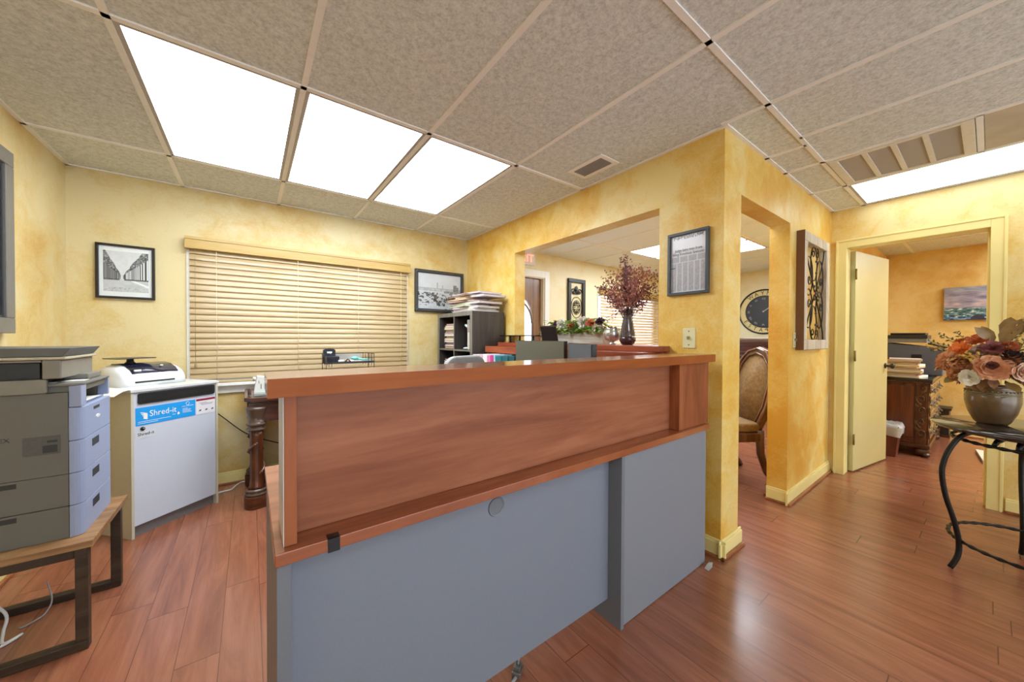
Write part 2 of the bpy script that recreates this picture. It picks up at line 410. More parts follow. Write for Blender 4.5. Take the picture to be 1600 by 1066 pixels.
w = MB().box((LEFT-.12, SOUTH-.12, 0), (-.86, SOUTH, CEIL)).box((-.86, SOUTH-.12, 0), (4.0, SOUTH, .12)).box((-.86, SOUTH-.12, 2.26), (4.0, SOUTH, CEIL)).box((4.0, SOUTH-.12, 0), (7.2, SOUTH, CEIL))
struct('wall_south', w, PAINT_BACK_LIT)  # wide opening added so sky light fills the room from behind
struct('wall_east', MB().box((7.08, SOUTH, 0), (7.2, HALL, CEIL)), PAINT_OFFICE, 'deep yellow office wall with the seascape')
struct('wall_lobby_east', MB().box((6.93, HALL+T, 0), (7.2, BACK, CEIL)), PAINT_LOBBY, 'pale yellow lobby wall with the big round clock')

# ---- ceiling: tiles, then a hung grid of bars
struct('ceiling', MB().box((-1.15, SOUTH-.15, CEIL), (7.25, BACK+.15, CEIL+.1)), TILE, 'speckled grey-beige drop ceiling tiles')
struct('ceiling_lobby', MB().box((RIGHT+T, HALL+T, CEIL-.0004), (6.93, BACK, CEIL-.0001)), TILE_L, 'white drop ceiling tiles of the lobby')
g = MB(); bw = .012; zb = CEIL-.007
def gx(y, x0, x1): g.box((x0, y-bw, zb), (x1, y+bw, CEIL))          # bar along x
def gy(x, y0, y1): g.box((x-bw, y0, zb), (x+bw, y1, CEIL))
GX = [-.408, .202, .812, 1.422]
for x in GX: gy(x, SOUTH, BACK)
gy(2.03, SOUTH, HALL)
for y in (3.102, 1.882): gx(y, LEFT, RIGHT)
gx(.657, LEFT, DOORX); gx(-.563, LEFT, DOORX)
for x in (2.515, 2.98, 3.57, 4.20): gy(x, SOUTH, .657)
for x in (2.635, 2.975, 3.565): gy(x, .657, HALL)
gx(.045, 2.98, 3.57)
for y0, y1, x0, x1 in ((BACK-.022, BACK, LEFT, RIGHT),): g.box((x0, y0, zb), (x1, y1, CEIL))
g.box((LEFT, SOUTH, zb), (LEFT+.022, BACK, CEIL)); g.box((RIGHT-.022, HALL, zb), (RIGHT, BACK, CEIL)); g.box((RIGHT-.022, HALL-.022, zb), (DOORX, HALL, CEIL)); g.box((DOORX-.022, SOUTH, zb), (DOORX, HALL, CEIL))
struct('trim_1', g, TBAR, 'ceiling grid bars over the reception room and hall')
g = MB()
for x in (2.82, 3.43, 4.04, 4.645, 5.25, 5.86, 6.47): gy(x, HALL+T, BACK)
for y in (2.885, 1.665): gx(y, RIGHT+T, 6.93)
struct('trim_2', g, TBAR, 'ceiling grid bars over the lobby')
g = MB()
for x in (5.1, 6.32): gy(x, SOUTH, HALL)
for y in (.62, .01, -.6): gx(y, DOORX+T, 7.08)
struct('trim_3', g, TBAR, 'ceiling grid bars in the office')

# ---- ceiling lights and added fill panels
DIFF = emit('diffuser', LAMP_COL, LAMP)
DIFF_L = emit('diffuser_lobby', (.80, .91, 1.0), LAMP*1.7)
LFR = plain('lamp_frame', (178, 172, 164), .5, var=.03)
def troffer(x0, y0, x1, y1, label, mat=None, group=None):
    t = thing('ceiling_light', label, 'ceiling light', ((x0+x1)/2, (y0+y1)/2, CEIL-.004), 0, group)
    a = .016
    f = MB(); z0 = CEIL-.005; z1 = CEIL-.0005
    f.box((x0, y0, z0), (x1, y0+a, z1)); f.box((x0, y1-a, z0), (x1, y1, z1)); f.box((x0, y0+a, z0), (x0+a, y1-a, z1)); f.box((x1-a, y0+a, z0), (x1, y1-a, z1))
    f.build('frame', LFR, t)
    box((x0+a, y0+a, CEIL-.003), (x1-a, y1-a, CEIL-.0006)).build('diffuser', mat or DIFF, t); return t
i = .013
troffer(GX[0]+i, 1.882+i, GX[1]-i, 3.102-i, 'leftmost of the three large ceiling light panels before the window wall', None, 'three ceiling light panels over the reception room')
troffer(GX[1]+i, 1.882+i, GX[2]-i, 3.102-i, 'middle one of the three large ceiling light panels before the window wall', None, 'three ceiling light panels over the reception room')
troffer(GX[2]+i, 1.882+i, GX[3]-i, 3.102-i, 'rightmost of the three large ceiling light panels, nearest the ceiling vent', None, 'three ceiling light panels over the reception room')
troffer(3.57+i, -.563+i, 4.20-i, .657-i, 'long ceiling light panel in the hall beside the return air grille', emit('diffuser_hall', LAMP_COL, LAMP*.27))
troffer(4.04+i, 1.665+i, 4.645-i, 2.885-i, 'lobby ceiling light panel seen through the wide opening above the dried flowers', DIFF_L, 'lobby ceiling lights')
troffer(4.645+i, 1.665+i, 5.25-i, 2.885-i, 'lobby ceiling light panel seen through the doorway above the clock', DIFF_L, 'lobby ceiling lights')
troffer(.202+i, -1.6, .812-i, -.563-i, 'unseen fill light panel added behind the viewer over the reception room')  # unseen lamp added for fill from behind the camera
FILL_O = emit('fill_office', LAMP_COL, LAMP*2.0)  # for two unseen panels added to brighten the office
troffer(5.12, -1.82, 5.70, -.62, 'fill light panel added in the office nearest the hall, out of view', FILL_O)
troffer(6.34, -1.82, 6.92, -.62, 'fill light panel added in the office nearest the seascape wall, out of view', FILL_O)
troffer(2.835, 1.05, 3.415, 1.645, 'unseen square fill light panel added in the lobby behind the pillar', DIFF_L)  # hidden lamp added to brighten the lobby

# ---- air vents
t = thing('return_air_grille', 'square white return air grille with dividing bars in the hall ceiling', 'vent', (3.275, .35, CEIL-.006))
fr = MB(); X0, X1, Y0, Y1 = 2.995, 3.555, .062, .64
fr.box((X0, Y0, CEIL-.012), (X1, Y0+.045, CEIL-.0005)).box((X0, Y1-.045, CEIL-.012), (X1, Y1, CEIL-.0005)).box((X0, Y0+.045, CEIL-.012), (X0+.03, Y1-.045, CEIL-.0005)).box((X1-.03, Y0+.045, CEIL-.012), (X1, Y1-.045, CEIL-.0005))
fr.build('frame', plain('grille_white', (222, 216, 200), .45), t, .002)
box((X0+.03, Y0+.045, CEIL-.004), (X1-.03, Y1-.045, CEIL-.0006)).build('filter', plain('filter_mesh', (176, 170, 160), .8, var=.12, scale=500, bmp=.3), t)
for k in (1, 2, 3):
    y = Y0+.045+(Y1-Y0-.09)*k/4
    box((X0+.03, y-.012, CEIL-.010), (X1-.03, y+.012, CEIL-.004)).build('bar', plain('grille_white', (222, 216, 200)), t)
o = box((2.995, -.55, CEIL-.005), (3.555, .03, CEIL-.0006)).build('stained_ceiling_tile', plain('stain_tile', (196, 186, 162), .85, var=.16, scale=5), None, .001)
tag(o, 'plain stained ceiling tile beside the return air grille', 'ceiling tile')
t = thing('ceiling_vent', 'small louvred air register in the ceiling near the sponged wall', 'vent', (1.845, 1.595, CEIL-.006))
X0, X1, Y0, Y1 = 1.752, 1.935, 1.448, 1.742
fr = MB().box((X0, Y0, CEIL-.008), (X1, Y0+.03, CEIL-.0005)).box((X0, Y1-.03, CEIL-.008), (X1, Y1, CEIL-.0005)).box((X0, Y0+.03, CEIL-.008), (X0+.035, Y1-.03, CEIL-.0005)).box((X1-.035, Y0+.03, CEIL-.008), (X1, Y1-.03, CEIL-.0005))
fr.build('frame', TBAR, t, .002)
box((X0+.035, Y0+.03, CEIL-.002), (X1-.035, Y1-.03, CEIL-.0006)).build('duct', BLACK, t)
sl = MB()
for k in range(6): sl.obox((X0+.045+k*.0186, (Y0+Y1)/2, CEIL-.007), (.012, Y1-Y0-.06, .0015), (0, .7, 0))
sl.build('louvres', plain('vent_louvre', (150, 146, 138), .5), t)

# ---- baseboards (cream board + stained shoe moulding)
def baseboard(name, segs):
    b = MB(); s = MB()
    for x0, y0, x1, y1, nx, ny in segs:
        def q(d0, d1, z0, z1, m): m.box((min(x0, x1)+min(d0*nx, d1*nx), min(y0, y1)+min(d0*ny, d1*ny), z0), (max(x0, x1)+max(d0*nx, d1*nx), max(y0, y1)+max(d0*ny, d1*ny), z1))
        q(0, .014, 0, .085, b); q(0, .008, .085, .1, b); q(.014, .03, 0, .018, s)
    o = struct(name, b, CREAM, None, .003); s.build('shoe_moulding', SHOE, o, .004); o.children[0]['label'] = 'brown wooden shoe moulding'
baseboard('baseboard_back', [(LEFT, BACK, RIGHT, BACK, 0, -1)])
baseboard('baseboard_left', [(LEFT, SOUTH, LEFT, BACK-.03, 1, 0)])
baseboard('baseboard_right', [(RIGHT, HALL-.03, RIGHT, 1.2, -1, 0), (RIGHT-.03, HALL, HX0+.03, HALL, 0, -1), (HX0, HALL, HX0, HALL+T, 1, 0)])
baseboard('baseboard_hall', [(HX1-.03, HALL, DOORX, HALL, 0, -1), (HX1, HALL, HX1, HALL+T, -1, 0)])
baseboard('baseboard_door', [(DOORX, SOUTH, DOORX, DY0-.075, -1, 0)])
baseboard('baseboard_office', [(7.08, SOUTH, 7.08, HALL, -1, 0)])
baseboard('baseboard_lobby', [(6.93, HALL+T, 6.93, BACK, -1, 0), (HX1+.03, HALL+T, 6.9, HALL+T, 0, 1)])

# ---- office doorway casing, jamb and door
c = MB(); W = .066
for (a, b_) in (((DY1-.006, 0), (DY1+W, DZ+W)), ((DY0-W, 0), (DY0+.006, DZ+W))):
    c.box((DOORX-.018, a[0], a[1]), (DOORX, b_[0], b_[1]))
c.box((DOORX-.018, DY0+.006, DZ-.006), (DOORX, DY1-.006, DZ+W))
for (a, b_) in (((DY1+W-.016, 0), (DY1+W, DZ+W)), ((DY0-W, 0), (DY0-W+.016, DZ+W))): c.box((DOORX-.024, a[0], a[1]), (DOORX-.018, b_[0], b_[1]))
c.box((DOORX-.024, DY0-W+.016, DZ+W-.016), (DOORX-.018, DY1+W-.016, DZ+W))
c.box((DOORX, DY1-.006, 0), (DOORX+T, DY1, DZ)).box((DOORX, DY0, 0), (DOORX+T, DY0+.006, DZ)).box((DOORX, DY0, DZ-.006), (DOORX+T, DY1, DZ))
c.box((DOORX+.05, DY0+.006, 0), (DOORX+.085, DY0+.018, DZ-.006))
struct('trim_4', c, CREAM, 'cream door casing around the open office door', .003)
d = thing('door_1', 'flat cream door swung open into the office', 'door', (DOORX+T+.005, DY1-.022, 0), math.atan2(-.119, .735)); d['kind'] = 'structure'
del d['category']
DM = ROOTM[d]
MB().box((.004, -.018, .012), (.74, .018, 1.99)).build('leaf', CREAM_DOOR, d, .002, world=False)
for z in (.30, 1.05, 1.78):
    h = MB().box((-.012, -.022, z-.045), (.004, -.0185, z+.045)); h.tube([(-.004, -.026, z-.048), (-.004, -.026, z+.048)], .006, 8); h.box((.004, -.0205, z-.045), (.03, -.0182, z+.045))
    h.build('hinge', BRASS, d, world=False)
k = MB().lathe([(.026, 0), (.026, .006), (.011, .01), (.010, .03), (.022, .042), (.026, .055), (.018, .066), (0.0001, .068)], n=20)
k.xf(Matrix.Translation((.685, -.018, .94)) @ Matrix.Rotation(PI/2, 4, 'X')); k.build('door_handle', plain('dark_bronze', (70, 62, 54), .3, .8), d, world=False)

# ---- lobby entrance door with arched glass
t = thing('door_2', 'brown wooden entrance door with a curved glass light, seen through the opening', 'door', (LDX0, BACK, 0)); t['kind'] = 'structure'; del t['category']
WX = LDX1-LDX0
OAK_Z = wood('door_oak', (104, 72, 50), (128, 92, 66), (146, 110, 80), 'z', .4, 1.0)
lm = MB(); yy0, yy1 = .05, .09
lm.box((.03, yy0, 0), (.17, yy1, LDZ-.02)); lm.box((WX-.17, yy0, 0), (WX-.03, yy1, LDZ-.02)); lm.box((.17, yy0, 0), (WX-.17, yy1, .28))
ap = [(.17, LDZ-.02), (.17, 1.55)]
cx = WX/2
ap += [(cx-.295+.295*(1-math.cos(math.radians(a))) if False else cx-.295*math.cos(math.radians(a)), 1.45+.33*math.sin(math.radians(a))) for a in range(0, 181, 15)]
ap += [(WX-.17, 1.55), (WX-.17, LDZ-.02)]
lm.prism(ap, 'xz', yy0, yy1)
lm.build('leaf', OAK_Z, t, .004, world=False)
mo = MB(); mo.tube([(cx-.27*math.cos(math.radians(a)), yy0-.004, 1.40+.30*math.sin(math.radians(a))) for a in range(0, 181, 12)], .012, 6)
for sx in (.185, WX-.185): mo.tube([(sx, yy0-.004, .3), (sx, yy0-.004, 1.40)], .012, 6)
mo.build('moulding', wood('door_oak_d', (80, 52, 36), (104, 72, 50), (120, 88, 62), 'z', .4), t, world=False)
MB().prism([(.17, .28), (WX-.17, .28)] + [(cx+.295*math.cos(math.radians(a)), 1.45+.33*math.sin(math.radians(a))) for a in range(0, 181, 15)], 'xz', .066, .074).build('glass', glass('frosted', (.95, .97, 1), .25), t, world=False)
# darker carved panel beside the light
c = MB(); c.box((LDX0-.075, BACK-.018, 0), (LDX0+.01, BACK, LDZ+.085)); c.box((LDX1-.01, BACK-.018, 0), (LDX1+.075, BACK, LDZ+.085)); c.box((LDX0+.01, BACK-.018, LDZ-.01), (LDX1-.01, BACK, LDZ+.085))
c.box((LDX0, BACK, 0), (LDX0+.028, BACK+.14, LDZ)).box((LDX1-.028, BACK, 0), (LDX1, BACK+.14, LDZ)).box((LDX0+.028, BACK, LDZ-.02), (LDX1-.028, BACK+.14, LDZ))
struct('trim_5', c, WHITE, 'white casing of the lobby entrance door', .003)

# ---- windows
def window(name, x0, x1, z0, z1, label):
    f = MB(); a, b_ = BACK+.06, BACK+.11; q = .05
    f.box((x0, a, z0), (x0+q, b_, z1)).box((x1-q, a, z0), (x1, b_, z1)).box((x0+q, a, z0), (x1-q, b_, z0+q)).box((x0+q, a, z1-q), (x1-q, b_, z1)).box(((x0+x1)/2-.025, a, z0+q), ((x0+x1)/2+.025, b_, z1-q))
    o = struct(name, f, WHITE, label)
    MB().box((x0+q, a+.02, z0+q), (x1-q, a+.026, z1-q)).build('pane', glass('window_glass'), o)
window('window_1', WBX0, WBX1, WBZ0, WBZ1, 'window behind the tan blinds over the carved desk')
window('window_2', LBX0, LBX1, LBZ0, LBZ1, 'lobby window behind the striped blinds')
f = MB()
for x in (-.86, .74, 2.35, 3.95): f.box((x, SOUTH-.09, .12), (x+.05, SOUTH-.03, 2.26))
f.box((-.86, SOUTH-.09, .12), (4.0, SOUTH-.03, .17)); f.box((-.86, SOUTH-.09, 2.21), (4.0, SOUTH-.03, 2.26))
o = struct('fill_window', f, WHITE, 'unseen glazed front added behind the viewer for fill daylight')  # unseen glazing, added to let in soft frontal light
box((-.81, SOUTH-.065, .17), (3.95, SOUTH-.058, 2.21)).build('pane', glass('window_glass'), o)
s = MB(); s.box((WBX0-.05, BACK-.06, .806), (WBX1+.05, BACK+.06, .83)); s.box((WBX0-.03, BACK-.02, .745), (WBX1+.03, BACK, .806))
struct('trim_6', s, WHITE, 'white window sill and apron under the tan blinds', .004)
c = MB(); c.box((WBX0-.03, BACK-.012, .83), (WBX0, BACK+.06, 1.87)); c.box((WBX1, BACK-.012, .83), (WBX1+.03, BACK+.06, 1.87)); c.box((LBX0-.05, BACK-.014, .78), (LBX0, BACK+.06, 1.99))
struct('trim_7', c, WHITE, 'white window side casings', .003)

# ---- blinds
def blind(x0, x1, z0, z1, n, tilt, slat, val, label, cords=(.1,.5,.9), valh=.08, y=BACK-.028, yv=BACK-.055):
    t = thing('window_blind', label, 'blind', ((x0+x1)/2, y, z0))
    sm = MB(); pitch = (z1-z0-.03)/n; hw = .025
    for k in range(n):
        z = z0+.035+pitch*(k+.5)
        dy, dz = math.cos(tilt)*hw, math.sin(tilt)*hw
        # a gently crowned slat: lower edge toward the room
        pr = []
        for q in (-1, -.33, .33, 1):
            pr.append((y+dy*q - math.sin(tilt)*.0025*(1-q*q), z+dz*q + math.cos(tilt)*.0025*(1-q*q)))
        lo = [(p[0]+math.sin(tilt)*.0028, p[1]-math.cos(tilt)*.0028) for p in pr]
        sm.prism(pr+lo[::-1], 'yz', x0+.012, x1-.012)
    sm.build('slats', slat, t)
    v = MB(); v.box((x0-.012, yv-.012, z1-.01), (x1+.012, yv, z1+valh)); v.box((x0-.012, yv-.018, z1+valh-.02), (x1+.012, yv-.012, z1+valh)); v.box((x0-.012, yv-.015, z1-.01), (x1+.012, yv-.012, z1+.012)); v.box((x0-.012, yv, z1-.01), (x0-.002, BACK-.001, z1+valh)); v.box((x1+.002, yv, z1-.01), (x1+.012, BACK-.001, z1+valh))
    v.build('valance', val, t, .002)
    box((x0+.012, y-.018, z0), (x1-.012, y+.018, z0+.018)).build('bottom_rail', slat, t, .003)
    for f in cords:
        x = x0+(x1-x0)*f; cm = MB().tube([(x, y-.0285, z0+.018), (x, y-.0285, z1)], .0016, 6); cm.build('ladder_cord', plain('cord', (232, 218, 186), .7), t)
    return t
SLAT = wood('blind_slat', (168, 142, 98), (180, 156, 114), (188, 168, 128), 'x', .34, 1.0, .25)
VAL = wood('blind_valance', (176, 142, 74), (188, 156, 88), (198, 168, 102), 'x', .35, 1.0, .2)
t = blind(-.382, 1.342, .832, 1.882, 22, math.radians(71), SLAT, VAL, 'wide tan wooden blinds closed over the window above the carved desk', (.10, .42, .71, .95))
p = MB(); p.tube([(-.335, BACK-.062, 1.0), (-.335, BACK-.062, 1.88)], .0014, 6); p.lathe([(.004, .0), (.009, .006), (.006, .03), (.002, .045)], (-.335, BACK-.062, .96), 10); p.build('pull_cord', plain('tassel', (160, 130, 84), .6), t)
p = MB(); p.tube([(1.30, BACK-.062, 1.72), (1.30, BACK-.062, 1.88)], .0014, 6); p.lathe([(.003, .0), (.008, .006), (.005, .02), (.002, .035)], (1.30, BACK-.062, 1.69), 10); p.build('pull_cord', plain('tassel', (160, 130, 84), .6), t)
SLATW = wood('blind_slat_lobby', (186, 150, 104), (200, 166, 120), (212, 182, 138), 'x', .4, 1.0, .1)
blind(4.42, 6.12, .8, 1.90, 22, math.radians(48), SLATW, VAL, 'lobby blinds with slats tilted open, behind the dried flower vase', (.08, .5, .92))

# ================================================================== RECEPTION COUNTER (near, cherry and grey)
t = thing('reception_counter', 'large cherry and grey reception counter with a raised transaction top', 'reception desk', (1.0, 1.15, 0))
box((.028, .8755, 1.079), (2.005, 1.05, 1.119)).build('countertop', wood('cherry_top', (124, 66, 38), (148, 84, 52), (164, 100, 66), 'x', .2, .7, .5), t, .001)
box((.028, .874, 1.079), (2.005, .8754, 1.1188)).build('front_edge', wood('cherry_edge', (120, 58, 22), (148, 78, 32), (164, 92, 42), 'x', .45, .6, 0, 1.2, .2), t)
box((.0565, .9, .7515), (.0578, 1.045, 1.0785)).build('outer_face_glare', plain('painted_glare', (206, 206, 210), .35, var=.02), t)  # glare from window and blinds, painted as a pale strip on the post
box((.083, .952, .7515), (1.735, .968, 1.0785)).build('gallery_panel', CHERRY_X, t)
box((.058, .9, .7515), (.082, 1.045, 1.0785)).build('end_post', CHERRY_Z, t, .001)
b = MB().box((1.686, .9, .7515), (1.983, .918, 1.0785)).box((1.686, .918, .7515), (1.704, 1.04, 1.0785)).box((1.965, .918, .7515), (1.983, 1.04, 1.0785))
b.build('end_post', CHERRY_Z, t, .001)
box((.04, .879, .7225), (1.962, 1.50, .7505)).build('worktop', wood('cherry_work', (124, 64, 36), (150, 84, 50), (166, 100, 64), 'x', .25, .7, .4), t, .002)
box((.044, .897, 0.0), (.071, 1.48, .7215)).build('end_panel', GREYD, t, .001)
mp = box((.0715, .955, .095), (1.2195, .971, .7215)).build('modesty_panel', GREY, t, .001)
gm = MB().lathe([(.0001, 0), (.024, 0), (.024, .001), (.026, .001), (.030, .003), (.032, -.0008)], n=28, smooth=False); gm.xf(Matrix.Translation((.646, .9538, .652)) @ Matrix.Rotation(PI/2, 4, 'X'))
gm.build('grommet', GREYD, mp)
box((1.22, .889, 0), (1.2405, 1.45, .7215)).build('side_panel', GREYD, t, .001)
MB().box((1.2425, .897, .004), (1.957, .915, .7215)).build('pedestal_panel', plain('grey_laminate_warm', (128, 132, 140), .42, var=.03, scale=160, bmp=.03), t, .001)
MB().box((1.25, .916, 0), (1.94, 1.45, .715)).build('pedestal', GREYD, t)
MB().box((.139, .8775, .72), (.164, .879, .752)).box((.139, .8775, .7506), (.164, .9, .752)).build('tape_strip', BLACK, t)
# fittings on the floor beneath it
t = thing('cable_connector', 'small grey metal connector lying on the floor under the counter panel', 'connector', (.765, .99, 0), math.radians(35))
MB().box((-.022, -.016, 0), (.022, .016, .026)).build('housing', STEEL, t, .003, world=False)
b = MB().box((-.016, -.012, .0262), (.012, .012, .040)); b.tube([(.0, 0, .04), (.004, .0, .055), (.016, .004, .062)], .007, 8); b.build('clamp', plain('dull_metal', (140, 142, 146), .35, .8), t, .002, world=False)
b = MB(); b.tube([(-.023, 0, .012), (-.05, .01, .007), (-.09, .05, .006), (-.10, .12, .006), (-.06, .2, .006)], .0055, 8); b.build('cable', plain('grey_cable', (150, 150, 152), .5), t, world=False)
b = MB()
vs = [(0, 0, .001), (.028, -.006, .012), (.055, .004, .022), (.07, .012, .006), (0, .02, .004), (.03, .018, .02), (.06, .024, .014), (.075, .028, .001)]
b.add(vs + [(x, y, z+.002) for x, y, z in vs], [(0,1,5,4),(1,2,6,5),(2,3,7,6),(12,13,9,8),(13,14,10,9),(14,15,11,10),(0,4,12,8),(3,11,15,7),(0,8,9,1),(1,9,10,2),(2,10,11,3),(4,5,13,12),(5,6,14,13),(6,7,15,14)], False)
b.xf(Matrix.Translation((1.90, .852, .0)))
tag(b.build('tape_scrap', plain('silver_tape', (176, 176, 172), .35, .3)), 'crumpled scrap of silver tape on the floor at the right foot of the counter', 'tape')

# ================================================================== PRINTER STAND AND PRINTER
FRAME = wood('stand_frame', (44, 32, 22), (58, 44, 32), (74, 58, 42), 'x', .5, 1.5, .05)
STOP = wood('stand_top', (112, 80, 50), (142, 104, 68), (168, 130, 88), 'x', .5, 1.2, .05)
t = thing('printer_stand', 'low wooden stand with dark square sled legs under the grey printer', 'stand', (-.72, 2.28, 0))
box((-.955, 2.043, .395), (-.488, 2.53, .42)).build('stand_top', STOP, t, .002)
for y in (2.052, 2.478):
    f = MB(); a, b_ = -.945, -.503; d = .034; y1 = y+.036
    f.box((a, y, 0), (b_, y1, d)).box((a, y, d), (a+d, y1, .394)).box((b_-d, y, d), (b_, y1, .394)).box((a+d, y, .36), (b_-d, y1, .394))
    f.build('sled_leg', FRAME, t, .003)

PG = plain('printer_grey', (108, 106, 98), .5, var=.03, scale=200)
PB = plain('printer_front_bluelit', (150, 162, 192), .4, var=.03, scale=200)  # bluish light falling on the front is painted into this colour
PD = plain('printer_dark', (46, 48, 50), .45)
t = thing('office_printer', 'tall grey multifunction printer with stacked paper trays on a low wooden stand', 'printer', (-.74, 2.29, .42))
X0, X1, Y0, Y1 = -.955, -.529, 2.117, 2.455
def rblock(z0, z1, x0=X0, x1=X1, y0=Y0, y1=Y1, r=.03):
    pts = []
    for cx, cy, a0 in ((x1-r, y0+r, -90), (x1-.006, y1-.006, 0)):
        q = r if a0 == -90 else .006
        pts += [(cx+q*math.cos(math.radians(a0+18*k)), cy+q*math.sin(math.radians(a0+18*k))) for k in range(6)]
    pts += [(x0, y1), (x0, y0)]; return MB().prism(pts, 'xy', z0, z1)
XS = -.566
def band(z0, z1): return MB().box((X0, Y0, z0), (XS, Y1, z1))
def fband(z0, z1):
    r = .03; pts = [(XS+.001, Y0)] + [(X1-r+r*math.cos(math.radians(-90+15*k)), Y0+r+r*math.sin(math.radians(-90+15*k))) for k in range(7)] + [(X1, Y1), (XS+.001, Y1)]
    m_ = MB().prism(pts, 'xy', z0, z1); return m_
for z0, z1 in ((.4205, .5435), (.5455, .669)):
    bd = band(z0, z1).build('tray_unit', PG, t, .002)
    box((-.80, Y0-.001, z1-.026), (-.69, Y0+.003, z1-.008)).build('side_grip', PD, bd)
    tr = fband(z0, z1).build('paper_tray', PB, t, .002)
    MB().prism([(X1-.004, z1-.045), (X1+.0008, z1-.052), (X1+.0008, z1-.02), (X1-.004, z1-.024)], 'xz', 2.22, 2.30).build('tray_grip', PD, tr)
MB().box((X0, Y0, .671), (XS, Y1, .924)).box((X0, Y0, .924), (XS, Y0+.05, .985)).box((X0, Y0+.05, .924), (-.78, Y1, .985)).box((-.78, Y1-.014, .924), (XS, Y1, .985)).build('body', PG, t)
tr = fband(.671, .795).build('paper_tray', PB, t, .002); MB().prism([(X1-.004, .752), (X1+.0008, .745), (X1+.0008, .777), (X1-.004, .773)], 'xz', 2.22, 2.30).build('tray_grip', PD, tr)
fb = fband(.797, .925).build('front_cover', PB, t, .002)
box((X1-.003, 2.24, .896), (X1+.0008, 2.31, .908)).build('cover_grip', PD, fb)
lg = MB().lathe([(.0001, 0), (.007, 0), (.007, .002), (.0001, .002)], n=16, smooth=False); lg.xf(Matrix.Translation((X1, 2.29, .862)) @ Matrix.Scale(3.2, 4, (0, 1, 0)) @ Matrix.Rotation(PI/2, 4, 'Y')); lg.build('badge', WHITE, fb)
oc = MB().box((XS+.001, Y0+.03, .927), (X1-.02, Y1, .935)).box((XS+.001, Y0+.004, .927), (X1-.004, Y0+.06, 1.01)).box((XS+.001, Y1-.014, .935), (X1-.002, Y1, 1.01))
oc.build('output_slot', PB, t, .002)
MB().box((-.77, Y0+.061, .9255), (XS-.0005, Y1-.015, .9375)).box((-.779, Y0+.0505, .9376), (-.775, Y1-.0145, .9845)).build('slot_lining', PD, t)
box((-.70, Y0+.10, .9378), (X1-.012, Y0+.26, .9388)).build('printed_sheet', PAPER, t)
box((-.78, 2.13, .9865), (X1-.01, Y1-.016, 1.01)).build('deck', PG, t)
rblock(1.011, 1.021, x0=-.66).build('control_deck', plain('deck_grey', (116, 114, 108), .4), t, .002)
box((-.605, 2.20, 1.0212), (-.545, 2.26, 1.0225)).build('label_sticker', PAPER, t); box((-.63, 2.15, 1.0212), (-.61, 2.185, 1.0225)).build('label_sticker', PAPER, t)
sc_ = MB().box((X0, Y0+.002, 1.041), (-.628, Y0+.03, 1.0425))
s = MB(); s.box((-.955, 2.10, .987), (-.615, 2.125, 1.04)); s.box((-.625, 2.105, 1.041), (-.578, 2.44, 1.113)); s.box((-.955, 2.36, 1.011), (-.626, 2.45, 1.113)); s.box((-.955, 2.105, 1.104), (-.626, 2.36, 1.113))
s.build('scanner_body', plain('scanner_grey', (132, 128, 118), .45), t, .006)
box((-.955, 2.14, 1.0115), (-.64, 2.355, 1.10)).build('output_bay', PD, t)
box((-.955, 2.10, 1.114), (-.566, 2.44, 1.124)).build('scanner_glass_frame', plain('scanner_light', (186, 178, 156), .4), t, .003)
b = MB().prism([(-.955, 1.125), (-.575, 1.125), (-.553, 1.158), (-.955, 1.160)], 'xz', 2.102, 2.44); b.build('scanner_lid', plain('lid_grey', (96, 96, 92), .45), t, .003)
MB().box((-.62, 2.27, 1.022), (-.55, 2.43, 1.045)).build('display_block', plain('deck_grey', (116, 114, 108)), t, .004)
lb = MB().box((-.675, 2.1155, .755), (-.585, 2.1168, .825)); o = lb.build('rating_label', plain('rating_label', (88, 88, 84), .6, var=.15, scale=120), t); o['label'] = 'faint grey rating label on the side'
lb = MB().box((-.628, 2.1148, .762), (-.592, 2.1154, .79)).box((-.617, 2.1148, .80), (-.592, 2.1154, .808)); lb.build('rating_print', PD, t)
ex = text_mb('EX', .022, .0004); ex.xf(Matrix.Translation((-.716, 2.1162, .822))); ex.build('embossed_letters', PD, t, world=True)

def cable(name, label, pts, r, mat, cat='cable'):
    # smooth through the given points
    P = [Vector(p) for p in pts]; out = []
    for k in range(len(P)-1):
        a = P[max(k-1, 0)]; b_ = P[k]; c_ = P[k+1]; d_ = P[min(k+2, len(P)-1)]
        for q in range(6):
            u = q/6; out.append(.5*((2*b_)+(c_-a)*u+(2*a-5*b_+4*c_-d_)*u*u+(3*b_-a-3*c_+d_)*u**3))
    out.append(P[-1]); return tag(MB().tube(out, r, 8).build(name, mat), label, cat)
cable('ethernet_cable', 'white cable bent on the floor under the printer stand', [(-.86, 2.33, .2), (-.80, 2.36, .08), (-.795, 2.33, .02), (-.775, 2.27, .006), (-.74, 2.30, .006), (-.78, 2.25, .006), (-.9, 2.20, .006)], .005, WHITE)
cable('power_cable', 'thin grey cable curling across the floor beneath the printer', [(-.72, 2.455, .12), (-.70, 2.43, .05), (-.71, 2.40, .012), (-.735, 2.375, .004), (-.755, 2.355, .004), (-.758, 2.335, .014)], .0028, plain('grey_cable', (150, 150, 152)))

